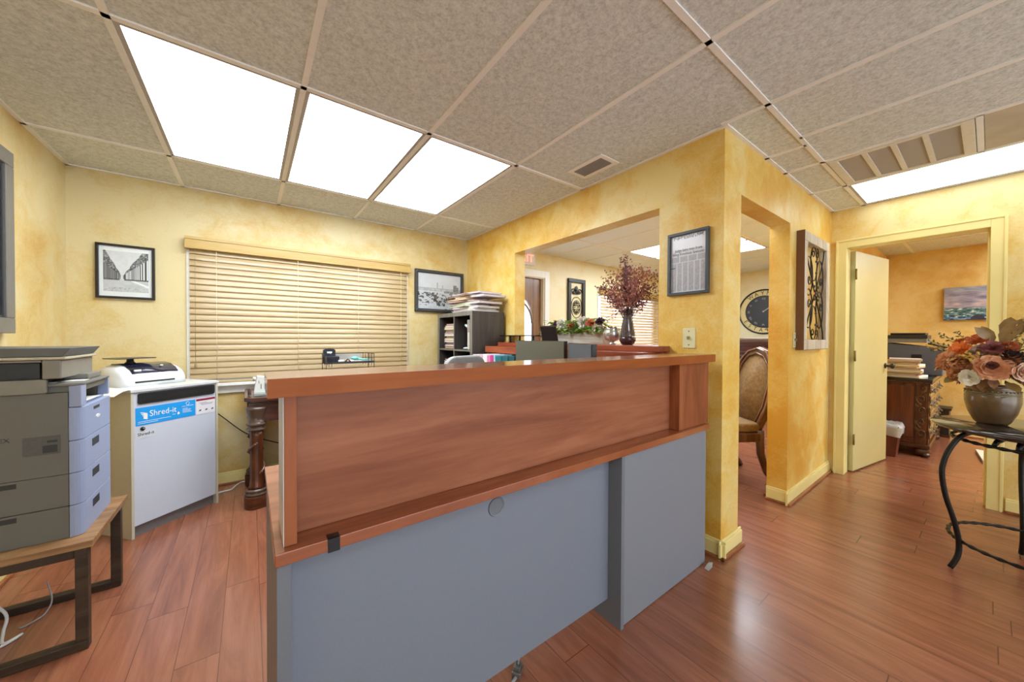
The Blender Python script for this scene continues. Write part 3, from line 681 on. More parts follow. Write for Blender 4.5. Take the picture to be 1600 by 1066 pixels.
# ================================================================== SHREDDING BIN AND POSTAGE METER
BINW = .492
t = thing('document_bin', 'tall grey locked document shredding bin with a blue sticker under its slot', 'bin', (-.562, 2.992, 0), math.atan2(.6465, .763))
BG = plain('bin_grey', (200, 207, 220), .45, var=.03, scale=220, bmp=.02); BS = plain('bin_side_reflection', (198, 192, 172), .5, var=.03)  # tan of the side tone is the yellow wall's reflection, painted in
D = .44
box((0, .0, 0.0), (.014, D, .868)).build('side_panel', BS, t, .001, world=False)
box((BINW-.014, .0, 0.0), (BINW, D, .868)).build('side_panel', BS, t, .001, world=False)
box((.0145, .006, .07), (BINW-.0145, .02, .868)).build('front_panel', BG, t, .001, world=False)
box((.0145, .03, 0.0), (BINW-.0145, .045, .07)).build('toe_kick', plain('kick_grey', (120, 118, 118), .5), t, world=False)
box((.0145, D-.014, .02), (BINW-.0145, D, .868)).build('back_panel', BS, t, world=False)
box((-.004, -.006, .8685), (BINW+.004, D+.002, .886)).build('lid', plain('lid_white', (206, 208, 208), .4, var=.02), t, .002, world=False)
f = MB(); a0, a1, z0, z1 = .034, .470, .795, .860
def rr_poly(x0, x1, z0, z1, r, n=5):
    p = []
    for cx, cz, a in ((x1-r, z0+r, -90), (x1-r, z1-r, 0), (x0+r, z1-r, 90), (x0+r, z0+r, 180)):
        p += [(cx+r*math.cos(math.radians(a+90*k/n)), cz+r*math.sin(math.radians(a+90*k/n))) for k in range(n+1)]
    return p
f.prism(rr_poly(a0, a1, z0, z1, .012), 'xz', -.001, .0055).build('slot_frame', plain('slot_black', (36, 37, 38), .35), t, world=False)
MB().prism(rr_poly(a0+.02, a1-.015, z0+.012, z1-.008, .006), 'xz', -.002, -.0011).build('slot', plain('slot_hole', (16, 16, 15), .7), t, world=False)
st_ = box((.024, .0045, .665), (.347, .0055, .773)).build('blue_sticker', plain('sticker_blue', (36, 156, 232), .35, var=.02), t, world=False)
tx = text_mb('Shred-it', .052, .0003); tx.xf(Matrix.Translation((.163, .0040, .728)) @ Matrix.Scale(.86, 4, (1, 0, 0))); tx.build('sticker_lettering', WHITE, st_, world=False)
lg = MB()
for k in range(4): lg.add([(.045+.005*k, .0042, .745-.010*k), (.062, .0042, .742-.010*k), (.062, .0042, .736-.010*k), (.05+.005*k, .0042, .739-.010*k)], [(0, 1, 2, 3)])
lg.add([(.062, .0042, .742), (.082, .0042, .734), (.082, .0042, .697), (.062, .0042, .703)], [(0, 1, 2, 3)])
lg.build('sticker_logo', WHITE, st_, world=False); lg = MB()
for k, (x, z, w_) in enumerate(((.035, .686, .17), (.035, .676, .10), (.265, .738, .07), (.27, .722, .03), (.27, .714, .05), (.27, .706, .045), (.27, .698, .055), (.212, .697, .018))): lg.add([(x, .0042, z), (x+w_, .0042, z), (x+w_, .0042, z+.0025), (x, .0042, z+.0025)], [(0, 1, 2, 3)])
lg.build('sticker_small_print', WHITE, st_, world=False); rg = MB().tube(arc(.30, .755, .010, .010, 0, 340, 18, .0042), .0014, 5); rg.build('sticker_ring', WHITE, st_, world=False); dr = MB().prism([(.243, .693), (.250, .693), (.254, .699), (.2465, .712), (.239, .699)], 'xz', .004, .0044); dr.build('sticker_drop', WHITE, st_, world=False)
rs = box((.352, .0045, .665), (.474, .0055, .771)).build('notice_sticker', plain('notice_white', (226, 226, 230), .4, var=.02), t, world=False)
MB().box((.352, .0040, .757), (.474, .0044, .771)).build('notice_band', plain('notice_red', (150, 32, 58), .4), rs, world=False)
nb = MB()
for x, z, w_ in ((.372, .761, .08), (.385, .728, .07), (.38, .735, .085), (.37, .742, .05)): nb.box((x, .0040, z), (x+w_, .0043, z+.002))
nb.build('notice_lines', plain('print_dark', (84, 74, 82), .5), rs, world=False); nb = MB()
for x in (.368, .408, .448): nb.prism([(x, .685), (x+.016, .688), (x+.014, .698), (x+.003, .695)], 'xz', .0040, .0043)
nb.build('notice_icons', plain('print_dark', (84, 74, 82), .5), rs, world=False)
ns = box((.02, .0045, .588), (.121, .0055, .63)).build('name_sticker', plain('name_white', (206, 212, 218), .4, var=.02), t, world=False)
tx = text_mb('Shred-it', .026, .0003); tx.xf(Matrix.Translation((.074, .0040, .612))); tx.build('name_print', plain('print_black', (40, 40, 44), .5), ns, world=False)
lk = MB().lathe([(.0001, 0), (.010, 0), (.012, .003), (.012, .006)], n=18); lk.xf(Matrix.Translation((.058, .0, .645)) @ Matrix.Rotation(-PI/2, 4, 'X')); lk.build('lock', BLACK, t, world=False)
lk = MB().lathe([(.0001, -.002), (.004, -.002), (.004, 0)], n=12); lk.xf(Matrix.Translation((.0605, .0, .646)) @ Matrix.Rotation(-PI/2, 4, 'X')); lk.build('keyhole', STEEL, t, world=False)
for x in (.04, BINW-.04):
    wl = MB().lathe([(.02, -.008), (.025, -.005), (.025, .005), (.02, .008)], n=18); wl.xf(Matrix.Translation((x, D+.03, .025)) @ Matrix.Rotation(PI/2, 4, 'Y')); wl.box((x-.01, D, .02), (x+.01, D+.03, .055)); wl.build('caster', BLACK, t, world=False)
BT = ROOTM[t]
# sheet of paper hanging over the lid edge
b = MB(); Z = .8862
P_ = [(.22, Z), (-.004, Z), (-.03, Z-.006), (-.07, Z-.030)]
vs = [];
for (x, z) in P_: vs += [(x, .01, z), (x-.03, .30, z)]
vs = vs + [(x, y, z+.0012) for x, y, z in vs]; n_ = len(P_)*2
fs = []
for k in range(len(P_)-1): fs += [(2*k, 2*k+1, 2*k+3, 2*k+2), (n_+2*k, n_+2*k+2, n_+2*k+3, n_+2*k+1), (2*k, 2*k+2, n_+2*k+2, n_+2*k), (2*k+1, n_+2*k+1, n_+2*k+3, 2*k+3)]
fs += [(0, n_, n_+1, 1), (n_-2, n_-1, 2*n_-1, 2*n_-2)]
b.add(vs, fs, False); b.xf(BT); tag(b.build('paper_sheet', PAPER), 'white sheet of paper drooping over the left edge of the shredding bin lid', 'paper')
b = box((.24, .02, Z), (.40, .09, Z+.0008)).xf(BT); tag(b.build('paper_slip', GREENP), 'pale green slip of paper lying on the shredding bin lid', 'paper')
# postage meter
PMW = .30
PM = BT @ Matrix.Translation((.035, .125, .8874))
t = thing('postage_meter', 'rounded white postage meter with a dark top and weighing plate, on the grey bin', 'postage meter', PM.translation, math.atan2(.6465, .763))
prof = [(0, 0), (0, .045), (.012, .075), (.04, .105), (.085, .128), (.13, .136), (.20, .136), (.235, .12), (.245, .06), (.245, 0)]
def dome(s0, y_in=0.0):
    return MB().prism([(a, z) for a, z in prof], 'yz', 0, 1)
bd = MB(); K = 14
rings = []
for k in range(K+1):
    x = PMW*1.16*k/K; e = 1 - abs(2*k/K-1)**5*.38
    rings.append([(x, .125+(a-.125)*(.55+.45*e), z*(.52+.48*e)) for a, z in prof])
vs = [p for r_ in rings for p in r_]; n_ = len(prof); fs = []
for k in range(K):
    for j in range(n_): fs.append((k*n_+j, k*n_+(j+1) % n_, (k+1)*n_+(j+1) % n_, (k+1)*n_+j))
fs += [tuple(range(n_)), tuple(range(K*n_, K*n_+n_))[::-1]]
bd.add(vs, fs, True); bd.build('body', plain('meter_white', (224, 228, 232), .3, var=.02), t, world=False)
cp = [(.016, .083), (.04, .108), (.085, .131), (.13, .1395), (.20, .1395)]
cv = MB(); vs = []
for x in (.055, .30):
    vs += [(x, a-.002, z) for a, z in cp]
    vs += [(x, a+.006, z-.010) for a, z in cp]
n_ = len(cp); fs = []
for j in range(n_-1): fs += [(j, j+1, 2*n_+j+1, 2*n_+j), (n_+j, 3*n_+j, 3*n_+j+1, n_+j+1), (j, n_+j, n_+j+1, j+1), (2*n_+j, 2*n_+j+1, 3*n_+j+1, 3*n_+j)]
fs += [(0, 2*n_, 3*n_, n_), (n_-1, 2*n_-1, 4*n_-1, 3*n_-1)]
cv.add(vs, fs, True); cvo = cv.build('cover', plain('meter_dark', (34, 34, 54), .22, coat=.4), t, world=False)
box((.066, .018, .094), (.10, .027, .105)).build('badge', WHITE, cvo, world=False)
b = MB().ball((.228, .052, .122), (.010, .007, .005), 12, 8); b.build('button', WHITE, cvo, world=False)
box((.06, -.0015, .022), (.27, .004, .032)).build('envelope_slot', BLACK, t, world=False)
MB().lathe([(.03, .138), (.018, .15), (.016, .165), (.02, .170)], (.12, .15, 0), 20).build('scale_post', BLACK, t, world=False)
MB().prism(rr_poly(.02, .22, .07, .23, .02), 'xy', .1705, .176).build('weighing_plate', plain('scale_plate', (44, 40, 38), .3), t, .001, world=False)
cable('power_cable', 'black power cord hanging from behind the bin across the yellow wall', [(-.42, 3.63, .80), (-.33, 3.662, .70), (-.20, 3.664, .577), (-.03, 3.664, .40), (.15, 3.664, .30), (.4, 3.66, .2)], .004, BLACK)
cable('extension_cord', 'white cord on the floor between the bin and the carved desk', [(-.25, 3.46, .006), (-.184, 3.50, .006), (-.12, 3.52, .006), (-.06, 3.638, .006), (.1, 3.640, .006)], .0055, WHITE)

# ================================================================== CARVED WRITING DESK UNDER THE WINDOW
t = thing('carved_desk', 'dark carved writing desk with fluted column legs under the blinds', 'desk', (.65, 3.33, 0))
DKX0, DKX1, DKY0, DKY1, DKT = -.035, 1.33, 3.03, 3.62, .775
MB().prism([(DKX0, DKY0+.05), (DKX0+.05, DKY0)] + [(DKX1-.05, DKY0), (DKX1, DKY0+.05), (DKX1, DKY1), (DKX0, DKY1)], 'xy', .747, DKT).build('desktop', DKWOOD_X, t, .006)
MB().box((DKX0+.03, DKY0+.035, .60), (DKX1-.03, DKY0+.055, .705)).box((DKX0+.03, DKY1-.03, .60), (DKX1-.03, DKY1-.01, .705)).box((DKX0+.03, DKY0+.055, .60), (DKX0+.05, DKY1-.03, .705)).box((DKX1-.05, DKY0+.055, .60), (DKX1-.03, DKY1-.03, .705)).build('apron', DKWOOD_X, t)
r_ = MB()
for k in range(4): r_.box((DKX0+.018+.004*k, DKY0+.018+.004*k, .7065+k*.010), (DKX1-.018-.004*k, DKY1-.005, .7135+k*.010))
r_.build('moulding', plain('moulding_gloss', (96, 60, 40), .25, coat=.4), t)
for x0 in (.16, .60, 1.0):
    d_ = box((x0, DKY0+.026, .612), (x0+.30, DKY0+.0345, .695)).build('drawer', DKWOOD_X, t, .002)
    frame_mb(.29, .073, .006, .004).xf(Matrix.Translation((x0+.005, DKY0+.026, .617))).build('drawer_moulding', plain('moulding_pale', (168, 130, 96), .3), d_)
def flute(an, z): return 1-.06*(.5+.5*math.cos(12*an)) if .14 < z < .55 else 1
for (lx_, ly_) in ((.035, 3.085), (1.26, 3.085), (.035, 3.555), (1.26, 3.555)):
    L = MB().lathe([(.052, .135), (.044, .15), (.040, .20), (.040, .50), (.044, .54)], (lx_, ly_, 0), 48, flute)
    lo = L.build('leg', DKWOOD_Z, t)
    MB().lathe([(.044, .541), (.056, .546), (.058, .556), (.046, .562), (.046, .575), (.058, .580), (.060, .592), (.048, .597), (.050, .64), (.062, .69), (.064, .705)], (lx_, ly_, 0), 28).build('capital', plain('capital_gloss', (88, 70, 58), .25, coat=.5), lo)
    MB().lathe([(.050, .134), (.062, .128), (.064, .118), (.054, .110), (.066, .103), (.068, .094), (.058, .0885)], (lx_, ly_, 0), 28).build('base_ring', plain('capital_gloss', (88, 70, 58)), lo)
    pts = []
    for k in range(40):
        a = -1.2+k*.115*1.35; pts.append((lx_+.046*math.cos(a), ly_+.046*math.sin(a), .24+.22*k/39))
    vn = MB().tube(pts, .007, 8)
    for k in range(2, 38, 5):
        p = pts[k]; vn.ball(p, (.011, .011, .008), 8, 6)
    vn.build('carved_vine', plain('carved_gloss', (98, 64, 42), .28, coat=.4), lo)
# shaped plinth between front legs
for y in (3.085, 3.555):
    pl_ = MB()
    def plpoly(y):
        p = []
        for a in range(90, 271, 15): p.append((.035+.072*math.cos(math.radians(a)), y+.072*math.sin(math.radians(a))))
        q = [(.13, y-.045), (.25, y-.03)]; p += q; p += [(1.05, y-.03), (1.17, y-.045)]
        for a in range(-90, 91, 15): p.append((1.26+.072*math.cos(math.radians(a)), y+.072*math.sin(math.radians(a))))
        p += [(1.17, y+.045), (1.05, y+.03), (.25, y+.03), (.13, y+.045)]; return p
    pl_.prism(plpoly(y), 'xy', 0, .088); pl_.build('plinth', DKWOOD_X, t, .006)

# items on the desk
t = thing('desk_device', 'small white upright device with a round knob at the left end of the carved desk', 'device', (.06, 3.16, DKT))
b = MB().prism([(.0, 0), (.085, 0), (.078, .115), (.02, .122)], 'xz', -.035, .035)
b.xf(Matrix.Translation((.02, 3.16, DKT+.022))); b.build('body', plain('device_white', (226, 228, 222), .4, var=.02), t, .004)
b = MB().lathe([(.001, 0), (.016, 0), (.016, .018), (.001, .018)], n=18); b.xf(Matrix.Translation((.034, 3.14, DKT+.122)) @ Matrix.Rotation(-PI/2, 4, 'Y')); b.build('knob', plain('device_knob', (200, 200, 192), .4), t)
box((.02, 3.105, DKT+.0005), (.11, 3.225, DKT+.0215)).build('base', plain('device_base', (150, 160, 158), .4), t, .004)
MB().box((.062, 3.1235, DKT+.05), (.066, 3.1247, DKT+.085)).box((.05, 3.1235, DKT+.09), (.053, 3.1247, DKT+.11)).build('marking', PD, t)
cl = []
for k in range(90): a = k*.9; cl.append((-.004+.009*math.cos(a), 3.13+.3*k/90*.25+.009*math.sin(a)*.3, DKT+.012+.009*math.sin(a)+.028*math.sin(k/90*PI)))
tag(MB().tube(cl, .0028, 6).build('coiled_cord', plain('coil_brown', (70, 54, 46), .45)), 'dark coiled cord at the front left corner of the carved desk', 'cord')

t = thing('desk_organizer', 'black wire mesh desk organizer with tiers in front of the blinds', 'organizer', (.69, 3.34, DKT))
WIRE = plain('wire_black', (26, 26, 28), .4, .3)
ox0, ox1, oy0, oy1 = .505, .885, 3.25, 3.45
fm = MB()
for x in (ox0, ox1):
    for y in (oy0, oy1):
        fm.tube([(x, y, DKT), (x, y, 1.055)], .003, 6)
    fm.tube([(x, oy0, 1.055), (x, oy1, 1.055)], .003, 6)
    for k in range(1, 4): fm.tube([(x, oy0+(oy1-oy0)*k/4, .97), (x, oy0+(oy1-oy0)*k/4, 1.055)], .0018, 5)
for x in (ox1-.045, ox1-.022, ox0+.02, ox0+.04): fm.tube([(x, oy0, .95), (x, oy0, 1.058), (x, oy1, 1.058), (x, oy1, .95)], .0022, 6)
fm.tube([(ox0, oy1, 1.055), (ox1, oy1, 1.055)], .003, 6)
fm.build('wire_frame', WIRE, t)
for z in (.80, .89, .975):
    tr = MB().box((ox0+.002, oy0+.002, z), (ox1-.002, oy1-.002, z+.004)); 
    tr.box((ox0+.002, oy0, z), (ox1-.002, oy0+.002, z+.018)); tr.build('shelf_tray', plain('mesh_tray', (48, 48, 50), .5), t)
box((ox0+.1, oy1-.004, 1.0), (ox1-.06, oy1-.002, 1.05)).build('mesh_back', plain('mesh_grey', (150, 148, 142), .6, var=.2, scale=300), t)
tag(box((.54, 3.27, .895), (.86, 3.43, .925)).build('paper_stack', PAPER, None, .002), 'stack of white papers on the middle tier of the wire organizer', 'papers')
tag(box((.70, 3.28, .98), (.87, 3.44, .995)).build('paper_stack', PAPER, None, .002), 'stack of white papers on the top tier of the wire organizer', 'papers')
t = thing('card_box', 'black card box with white lettering standing in the wire organizer', 'box', (.555, 3.36, .979))
b = MB().prism([(.505, .9795), (.60, .9795), (.60, 1.085), (.585, 1.098), (.55, 1.102), (.52, 1.098), (.505, 1.085)], 'xz', 3.395, 3.425); b.build('display_back', plain('box_navy', (26, 28, 38), .35), t)
box((.51, 3.29, .9795), (.612, 3.39, 1.035)).build('box_front', plain('box_navy', (26, 28, 38)), t, .002)
MB().box((.533, 3.3935, 1.062), (.572, 3.3948, 1.074)).box((.538, 3.3935, 1.056), (.566, 3.3948, 1.059)).build('lettering', WHITE, t)
tag(MB().box((.60, 3.262, .98), (.645, 3.285, 1.006)).build('tape_dispenser', plain('small_white', (222, 218, 224), .4), None, .004), 'small white block at the front of the wire organizer top tier', 'desk item')
b = MB().ball((.735, 3.29, 1.0165), (.032, .022, .018), 14, 8); b.tube([(.75, 3.29, 1.012), (.80, 3.28, 1.005), (.86, 3.275, 1.003)], [.012, .008, .006], 8)
tag(b.build('sewing_scissors', plain('teal', (112, 196, 190), .35)), 'teal handled tool lying on the wire organizer top tier', 'tool')
b = MB().tube([(.655, 3.29, .984), (.675, 3.285, 1.012), (.70, 3.29, .99), (.68, 3.30, .984)], .006, 8, True)
tag(b.build('binder_clip', BLACK), 'black clip beside the teal tool on the wire organizer', 'clip')

# ================================================================== PICTURES ON THE BACK WALL
PRINT = attrmat('print', .25, .3); PRINTM = attrmat('print_matte', .6)
def palms(U, V):
    n = vnoise(U, V, 14, 1); n2 = vnoise(U, V, 40, 2)
    g = .84 + .06*(n-.5)
    hz = .34; vx = .40
    d = np.abs(U-vx); side = U > vx
    top = hz + .04 + np.where(side, 1.35, 1.75)*d + .10*(n-.5)
    fol = (V > hz-.02) & (V < np.minimum(top, 1.02)) & (d > .025)
    g = np.where(fol, .50+.75*(n2-.5)+.3*(n-.5), g)
    trunk = (V > hz-.05) & (V < hz+.05+.75*d) & (d > .05)
    per = np.where(side, 26, 34)/(1+1.2*d)
    st = np.sin(per*np.log(d+.05)*2.4)
    g = np.where(trunk & side, np.where(st > 0, .88, .28), g); g = np.where(trunk & ~side, np.where(st > 0, .58, .34), g)
    road = V < hz-.03
    g = np.where(road, .76+.10*(n-.5)-.12*((n2 > .55) & (V < .1)), g)
    g = np.where(road & side & (V < hz-.03-.35*(U-.6)) & (V > hz-.07-.40*(U-.6)) & (U > .6), .9, g)
    g = np.where((np.abs(V-hz+.04) < .018) & (d > .05), .35+.3*(n2-.4), g)
    return g*.98, g, g*1.01
t = thing('framed_picture', 'small black framed print of a palm lined avenue on the wall left of the blinds', 'picture', (-.853, BACK, 1.467))
w_, h_ = .293, .382
frame_mb(w_, h_, .016, .022, -.001).build('frame', plain('frame_black', (34, 28, 24), .35), t, .002, world=False)
box((.016, -.010, .016), (w_-.016, -.004, h_-.016)).build('mat_board', plain('mat_white', (222, 228, 228), .5, var=.02), t, world=False)
picture('print', .222, .285, palms, 110, 140, PRINT, t, .036, .05, -.0115, .0012)
def harbor(U, V):
    n = vnoise(U, V, 9, 5); n2 = vnoise(U, V, 34, 6); n3 = vnoise(U, V, 18, 9)
    g = .82-.06*(1-V)+.05*(n-.5)
    far = (V < .60) & (V > .50); g = np.where(far, .70+.3*(n2-.5), g)
    g = np.where((V < .6+.16*(np.abs(U-.44) < .012)+.10*(np.abs(U-.56) < .010)) & (V >= .58), .62, g)
    bl = (U > .82) & (U < .95) & (V > .5) & (V < .72-.05*(U > .9)); g = np.where(bl, .48+.2*(n2-.5), g)
    br = (U > .6) & (V > .42) & (V < .53); g = np.where(br, .55+.35*(n2-.5), g)
    mid = (V < .47); g = np.where(mid, .78+.15*(n3-.5), g)
    dk = mid & (n3+.45*n2 > .66+.20*(V < .16)+.2*np.abs(V-.30)); g = np.where(dk, .22+.5*(n2-.3), g)
    g = np.where((V < .2) & (U > .42) & (U < .62) & (V > .09), np.where(n2 > .45, .3, .7), g)
    return g*.96, g*.99, g*1.02
t = thing('framed_picture', 'larger ornate black framed harbor photograph on the wall right of the blinds', 'picture', (1.418, BACK, 1.478))
w_, h_ = .585, .46
frame_mb(w_, h_, .036, .03, -.001).build('frame', plain('frame_charcoal', (46, 46, 48), .4, bmp=.2, scale=60), t, .006, world=False)
rb = MB()
for k in range(26):
    x = .02+k*(w_-.04)/25
    for z in (.018, h_-.018): rb.tube([(x-.009, -.034, z-.009), (x+.009, -.034, z+.009)], .0035, 6)
for k in range(20):
    z = .03+k*(h_-.06)/19
    for x in (.018, w_-.018): rb.tube([(x-.009, -.034, z-.009), (x+.009, -.034, z+.009)], .0035, 6)
rb.build('rope_carving', plain('frame_rub', (104, 102, 98), .4), t, world=False)
picture('print', w_-.072, h_-.072, harbor, 160, 120, PRINT, t, .036, .036, -.014, .006)

# left wall frame
t = thing('framed_panel', 'tall dark grey framed panel on the left wall above the printer', 'frame', (LEFT, 2.05, 1.215), PI/2)
frame_mb(.86, .895, .075, .042, -.001).build('frame', plain('frame_grey', (112, 108, 102), .4), t, .004, world=False)
frame_mb(.71, .745, .012, .02, -.012).xf(Matrix.Translation((.075, 0, .075))).build('inner_frame', plain('frame_dark', (50, 50, 52), .4), t, world=False)
box((.087, -.02, .087), (.773, -.004, .808)).build('panel', plain('panel_dark', (60, 64, 70), .1), t, world=False)

# ================================================================== CUBE BOOKCASE
SX0, SX1, SY0, SY1, SH = 1.67, 2.035, 2.88, 3.63, 1.452
t = thing('cube_bookcase', 'dark brown cube bookcase in the corner with folders on top', 'bookcase', ((SX0+SX1)/2, (SY0+SY1)/2, 0))
th = .04; iv = (SY1-SY0-2*th-.016)/2; ih = (SH-2*th-3*.016)/4
MB().box((SX0, SY0, SH-th), (SX1, SY1, SH)).build('top_panel', ESPRESSO, t, .001)
MB().box((SX0, SY0, 0), (SX1, SY1, th)).build('bottom_panel', ESPRESSO, t, .001)
for y in (SY0, SY1-th): box((SX0, y, th+.0003), (SX1, y+th, SH-th-.0003)).build('side_panel', ESPRESSO, t, .001)
box((SX1-.008, SY0+th, th), (SX1, SY1-th, SH-th)).build('back_panel', BLACK, t)
dv = SY0+th+iv
box((SX0+.004, dv, th), (SX1-.009, dv+.016, SH-th)).build('divider', ESPRESSO, t)
shz = []
for k in (1, 2, 3):
    z = th+k*ih+(k-1)*.016; shz.append(z+.016)
    for y0, y1 in ((SY0+th+.0003, dv-.0003), (dv+.0163, SY1-th-.0003)): box((SX0+.004, y0, z), (SX1-.009, y1, z+.016)).build('shelf', ESPRESSO, t)
e = MB(); q = SX0-.0012
e.box((q, SY0, SH-th), (SX0-.0002, SY1, SH)); e.box((q, SY0, 0), (SX0-.0002, SY0+th, SH-th)); e.box((q, SY1-th, 0), (SX0-.0002, SY1, SH-th)); e.box((q, SY0+th, 0), (SX0-.0002, SY1-th, th))
e.build('edge_band', ESPRESSO_D, t)
e = MB(); q = SX0+.0025
e.box((q, dv, th), (q+.0012, dv+.016, SH-th))
for z in shz: e.box((q, SY0+th, z-.016), (q+.0012, dv, z)); e.box((q, dv+.016, z-.016), (q+.0012, SY1-th, z))
e.build('edge_band', ESPRESSO_D, t)

ORD = ['topmost', 'second', 'third', 'fourth', 'fifth', 'sixth', 'seventh', 'eighth', 'ninth', 'tenth', 'eleventh', 'twelfth']
def folder(cx, cy, z, lx, ly, th_, rot, mat, label, group, sag=.0, tab=True, filler=None):
    """a paper folder: a folded cover round a wad of sheets"""
    t = thing('file_folder', label, 'folder', (cx, cy, z), rot, group)
    K = 6; c = th_*.22
    def sheet(z0, z1, l0, l1, w0, w1):
        vs = []
        for k in range(K+1):
            u = k/K; x = l0+(l1-l0)*u; dz = sag*math.sin(u*PI*1.1+.2)
            vs += [(x, w0, z0+dz), (x, w1, z0+dz), (x, w1, z1+dz), (x, w0, z1+dz)]
        fs = [(0, 1, 2, 3), (4*K+3, 4*K+2, 4*K+1, 4*K)]
        for k in range(K):
            for a in range(4): fs.append((4*k+a, 4*k+4+a, 4*k+4+(a+1) % 4, 4*k+(a+1) % 4))
        return MB().add(vs, fs)
    m_ = max(0, -sag)
    cv = sheet(m_, m_+c, -lx/2, lx/2, -ly/2, ly/2).merge(sheet(m_+th_-c, m_+th_, -lx/2, lx/2, -ly/2, ly/2)).merge(sheet(m_+c, m_+th_-c, -lx/2, lx/2, -ly/2, -ly/2+.004))
    cv.build('cover', mat, t, world=False)
    sheet(m_+c*1.05, m_+th_-c*1.05, -lx/2+.006, lx/2-.008, -ly/2+.006, ly/2-.006).build('sheets', filler or PAPER, t, world=False)
    return t
# loose pile on the bookcase top (ends face the room)
zt = SH+.0008
pile = [(LILAC, .016, .34, .25), (PAPER, .018, .33, .24), (LILAC, .020, .34, .24), (GREENP, .020, .33, .23), (LILAC, .022, .36, .25), (REDF, .020, .34, .25), (MANILA, .018, .32, .23), (LILAC, .020, .37, .25), (BROWNF, .014, .36, .24), (LILAC, .016, .38, .25)]
offs = [(0, 0, .02), (.01, .03, -.05), (0, -.01, .06), (-.015, .08, -.08), (.01, -.02, .03), (-.01, .05, .1), (-.02, .10, -.04), (.015, -.05, .07), (-.01, .08, -.06), (.01, .0, .05)]
cnames = {LILAC: 'pale lilac', PAPER: 'white', GREENP: 'pale green', REDF: 'dark red', MANILA: 'manila', BROWNF: 'brown'}
z = zt
for k, ((mt_, th_, lx_, ly_), (ax, ay, rz)) in enumerate(zip(pile, offs)):
    folder(1.85+ax*1.2, 3.14+ay*1.3, z, lx_+.12, ly_+.03, th_, PI/2+rz*1.4, mt_, '%s folder, %s in the loose pile on the cube bookcase' % (cnames[mt_], ORD[len(pile)-1-k] if k == len(pile)-1 else ORD[len(pile)-1-k]+' from the top'), 'folders piled on the cube bookcase'); z += th_+.0008
# stack in the upper left cubby
z = shz[2]+.0008; y_c = (dv+.016+SY1-th)/2
seq = [BROWNF, LILAC, REDF, LILAC, MANILA, BROWNF, PAPER, REDF, LILAC, MANILA, LILAC, REDF]
for k, mt_ in enumerate(seq):
    th_ = .020 if k % 3 else .024
    folder(1.83+.01*((k*7) % 3-1), y_c-.035+.006*((k*5) % 3-1), z, .27, .235, th_, .05*(((k*11) % 5)-2)/2, mt_, '%s folder in the upper left cubby, %s of the stack' % (cnames[mt_], 'topmost' if k == len(seq)-1 else ORD[len(seq)-1-k]+' from the top'), 'folders in the upper left cubby'); z += th_+.0008
z = shz[1]+.0008
for k, mt_ in enumerate([BROWNF, LILAC, REDF, PAPER, REDF, LILAC, REDF, PAPER, REDF]):
    folder(1.83, y_c-.03+.004*((k*5) % 3-1), z, .27, .24, .026, .03*(((k*7) % 5)-2)/2, mt_, '%s folder in the lower left cubby, %s of the stack' % (cnames[mt_], 'topmost' if k == 8 else ORD[8-k]+' from the top'), 'folders in the lower left cubby'); z += .0268
t = thing('upright_stand', 'white upright device with an oval foot in the upper right cubby', 'device', (1.71, 3.02, shz[2]+.0005))
z0 = shz[2]+.0008
MB().ball((1.715, 3.065, z0+.012), (.034, .045, .012), 18, 8).build('foot', plain('pale_blue_grey', (196, 206, 214), .35), t)
MB().box((1.692, 2.978, z0), (1.722, 3.012, z0+.17)).build('lower_body', plain('off_white', (206, 204, 192), .4), t, .004)
MB().box((1.692, 2.970, z0+.1705), (1.724, 3.016, z0+.29)).build('upper_body', plain('warm_grey', (150, 146, 138), .45), t, .004)
MB().tube([(1.70, 3.017, z0+.22), (1.70, 3.04, z0+.232), (1.70, 3.06, z0+.238)], [.012, .014, .012], 10).build('nozzle', plain('pale_blue_grey', (196, 206, 214)), t)

# ================================================================== OFFICE CHAIR (back only shows)
t = thing('office_chair', 'pale grey office chair whose rounded back shows over the counter', 'chair', (1.12, 2.02, 0), math.radians(20))
b = MB(); pts = rr_poly(-.20, .20, .72, 1.085, .10, 6)
for kk, yy in ((0, 0),): b.prism(pts, 'xz', -.02, .02)
b.build('backrest', plain('chair_grey', (150, 152, 152), .5), t, .012, world=False)
MB().prism(rr_poly(-.235, .235, .05, .50, .1, 6), 'xy', .44, .50).build('seat', plain('chair_grey_d', (90, 92, 94), .6), t, .012, world=False)
MB().tube([(0, .28, .07), (0, .28, .44)], .025, 12).build('gas_lift', BLACK, t, world=False)
MB().tube([(0, .25, .46), (0, -.01, .48), (0, -.03, .6), (0, -.022, .80)], .018, 8).build('back_support', BLACK, t, world=False)
for k in range(5):
    a = 2*PI*k/5; l = MB().tube([(0, .28, .085), (.26*math.cos(a), .28+.26*math.sin(a), .065)], [.022, .015], 8); l.ball((.26*math.cos(a), .28+.26*math.sin(a), .027), .026, 10, 8); l.build('leg', BLACK, t, world=False)

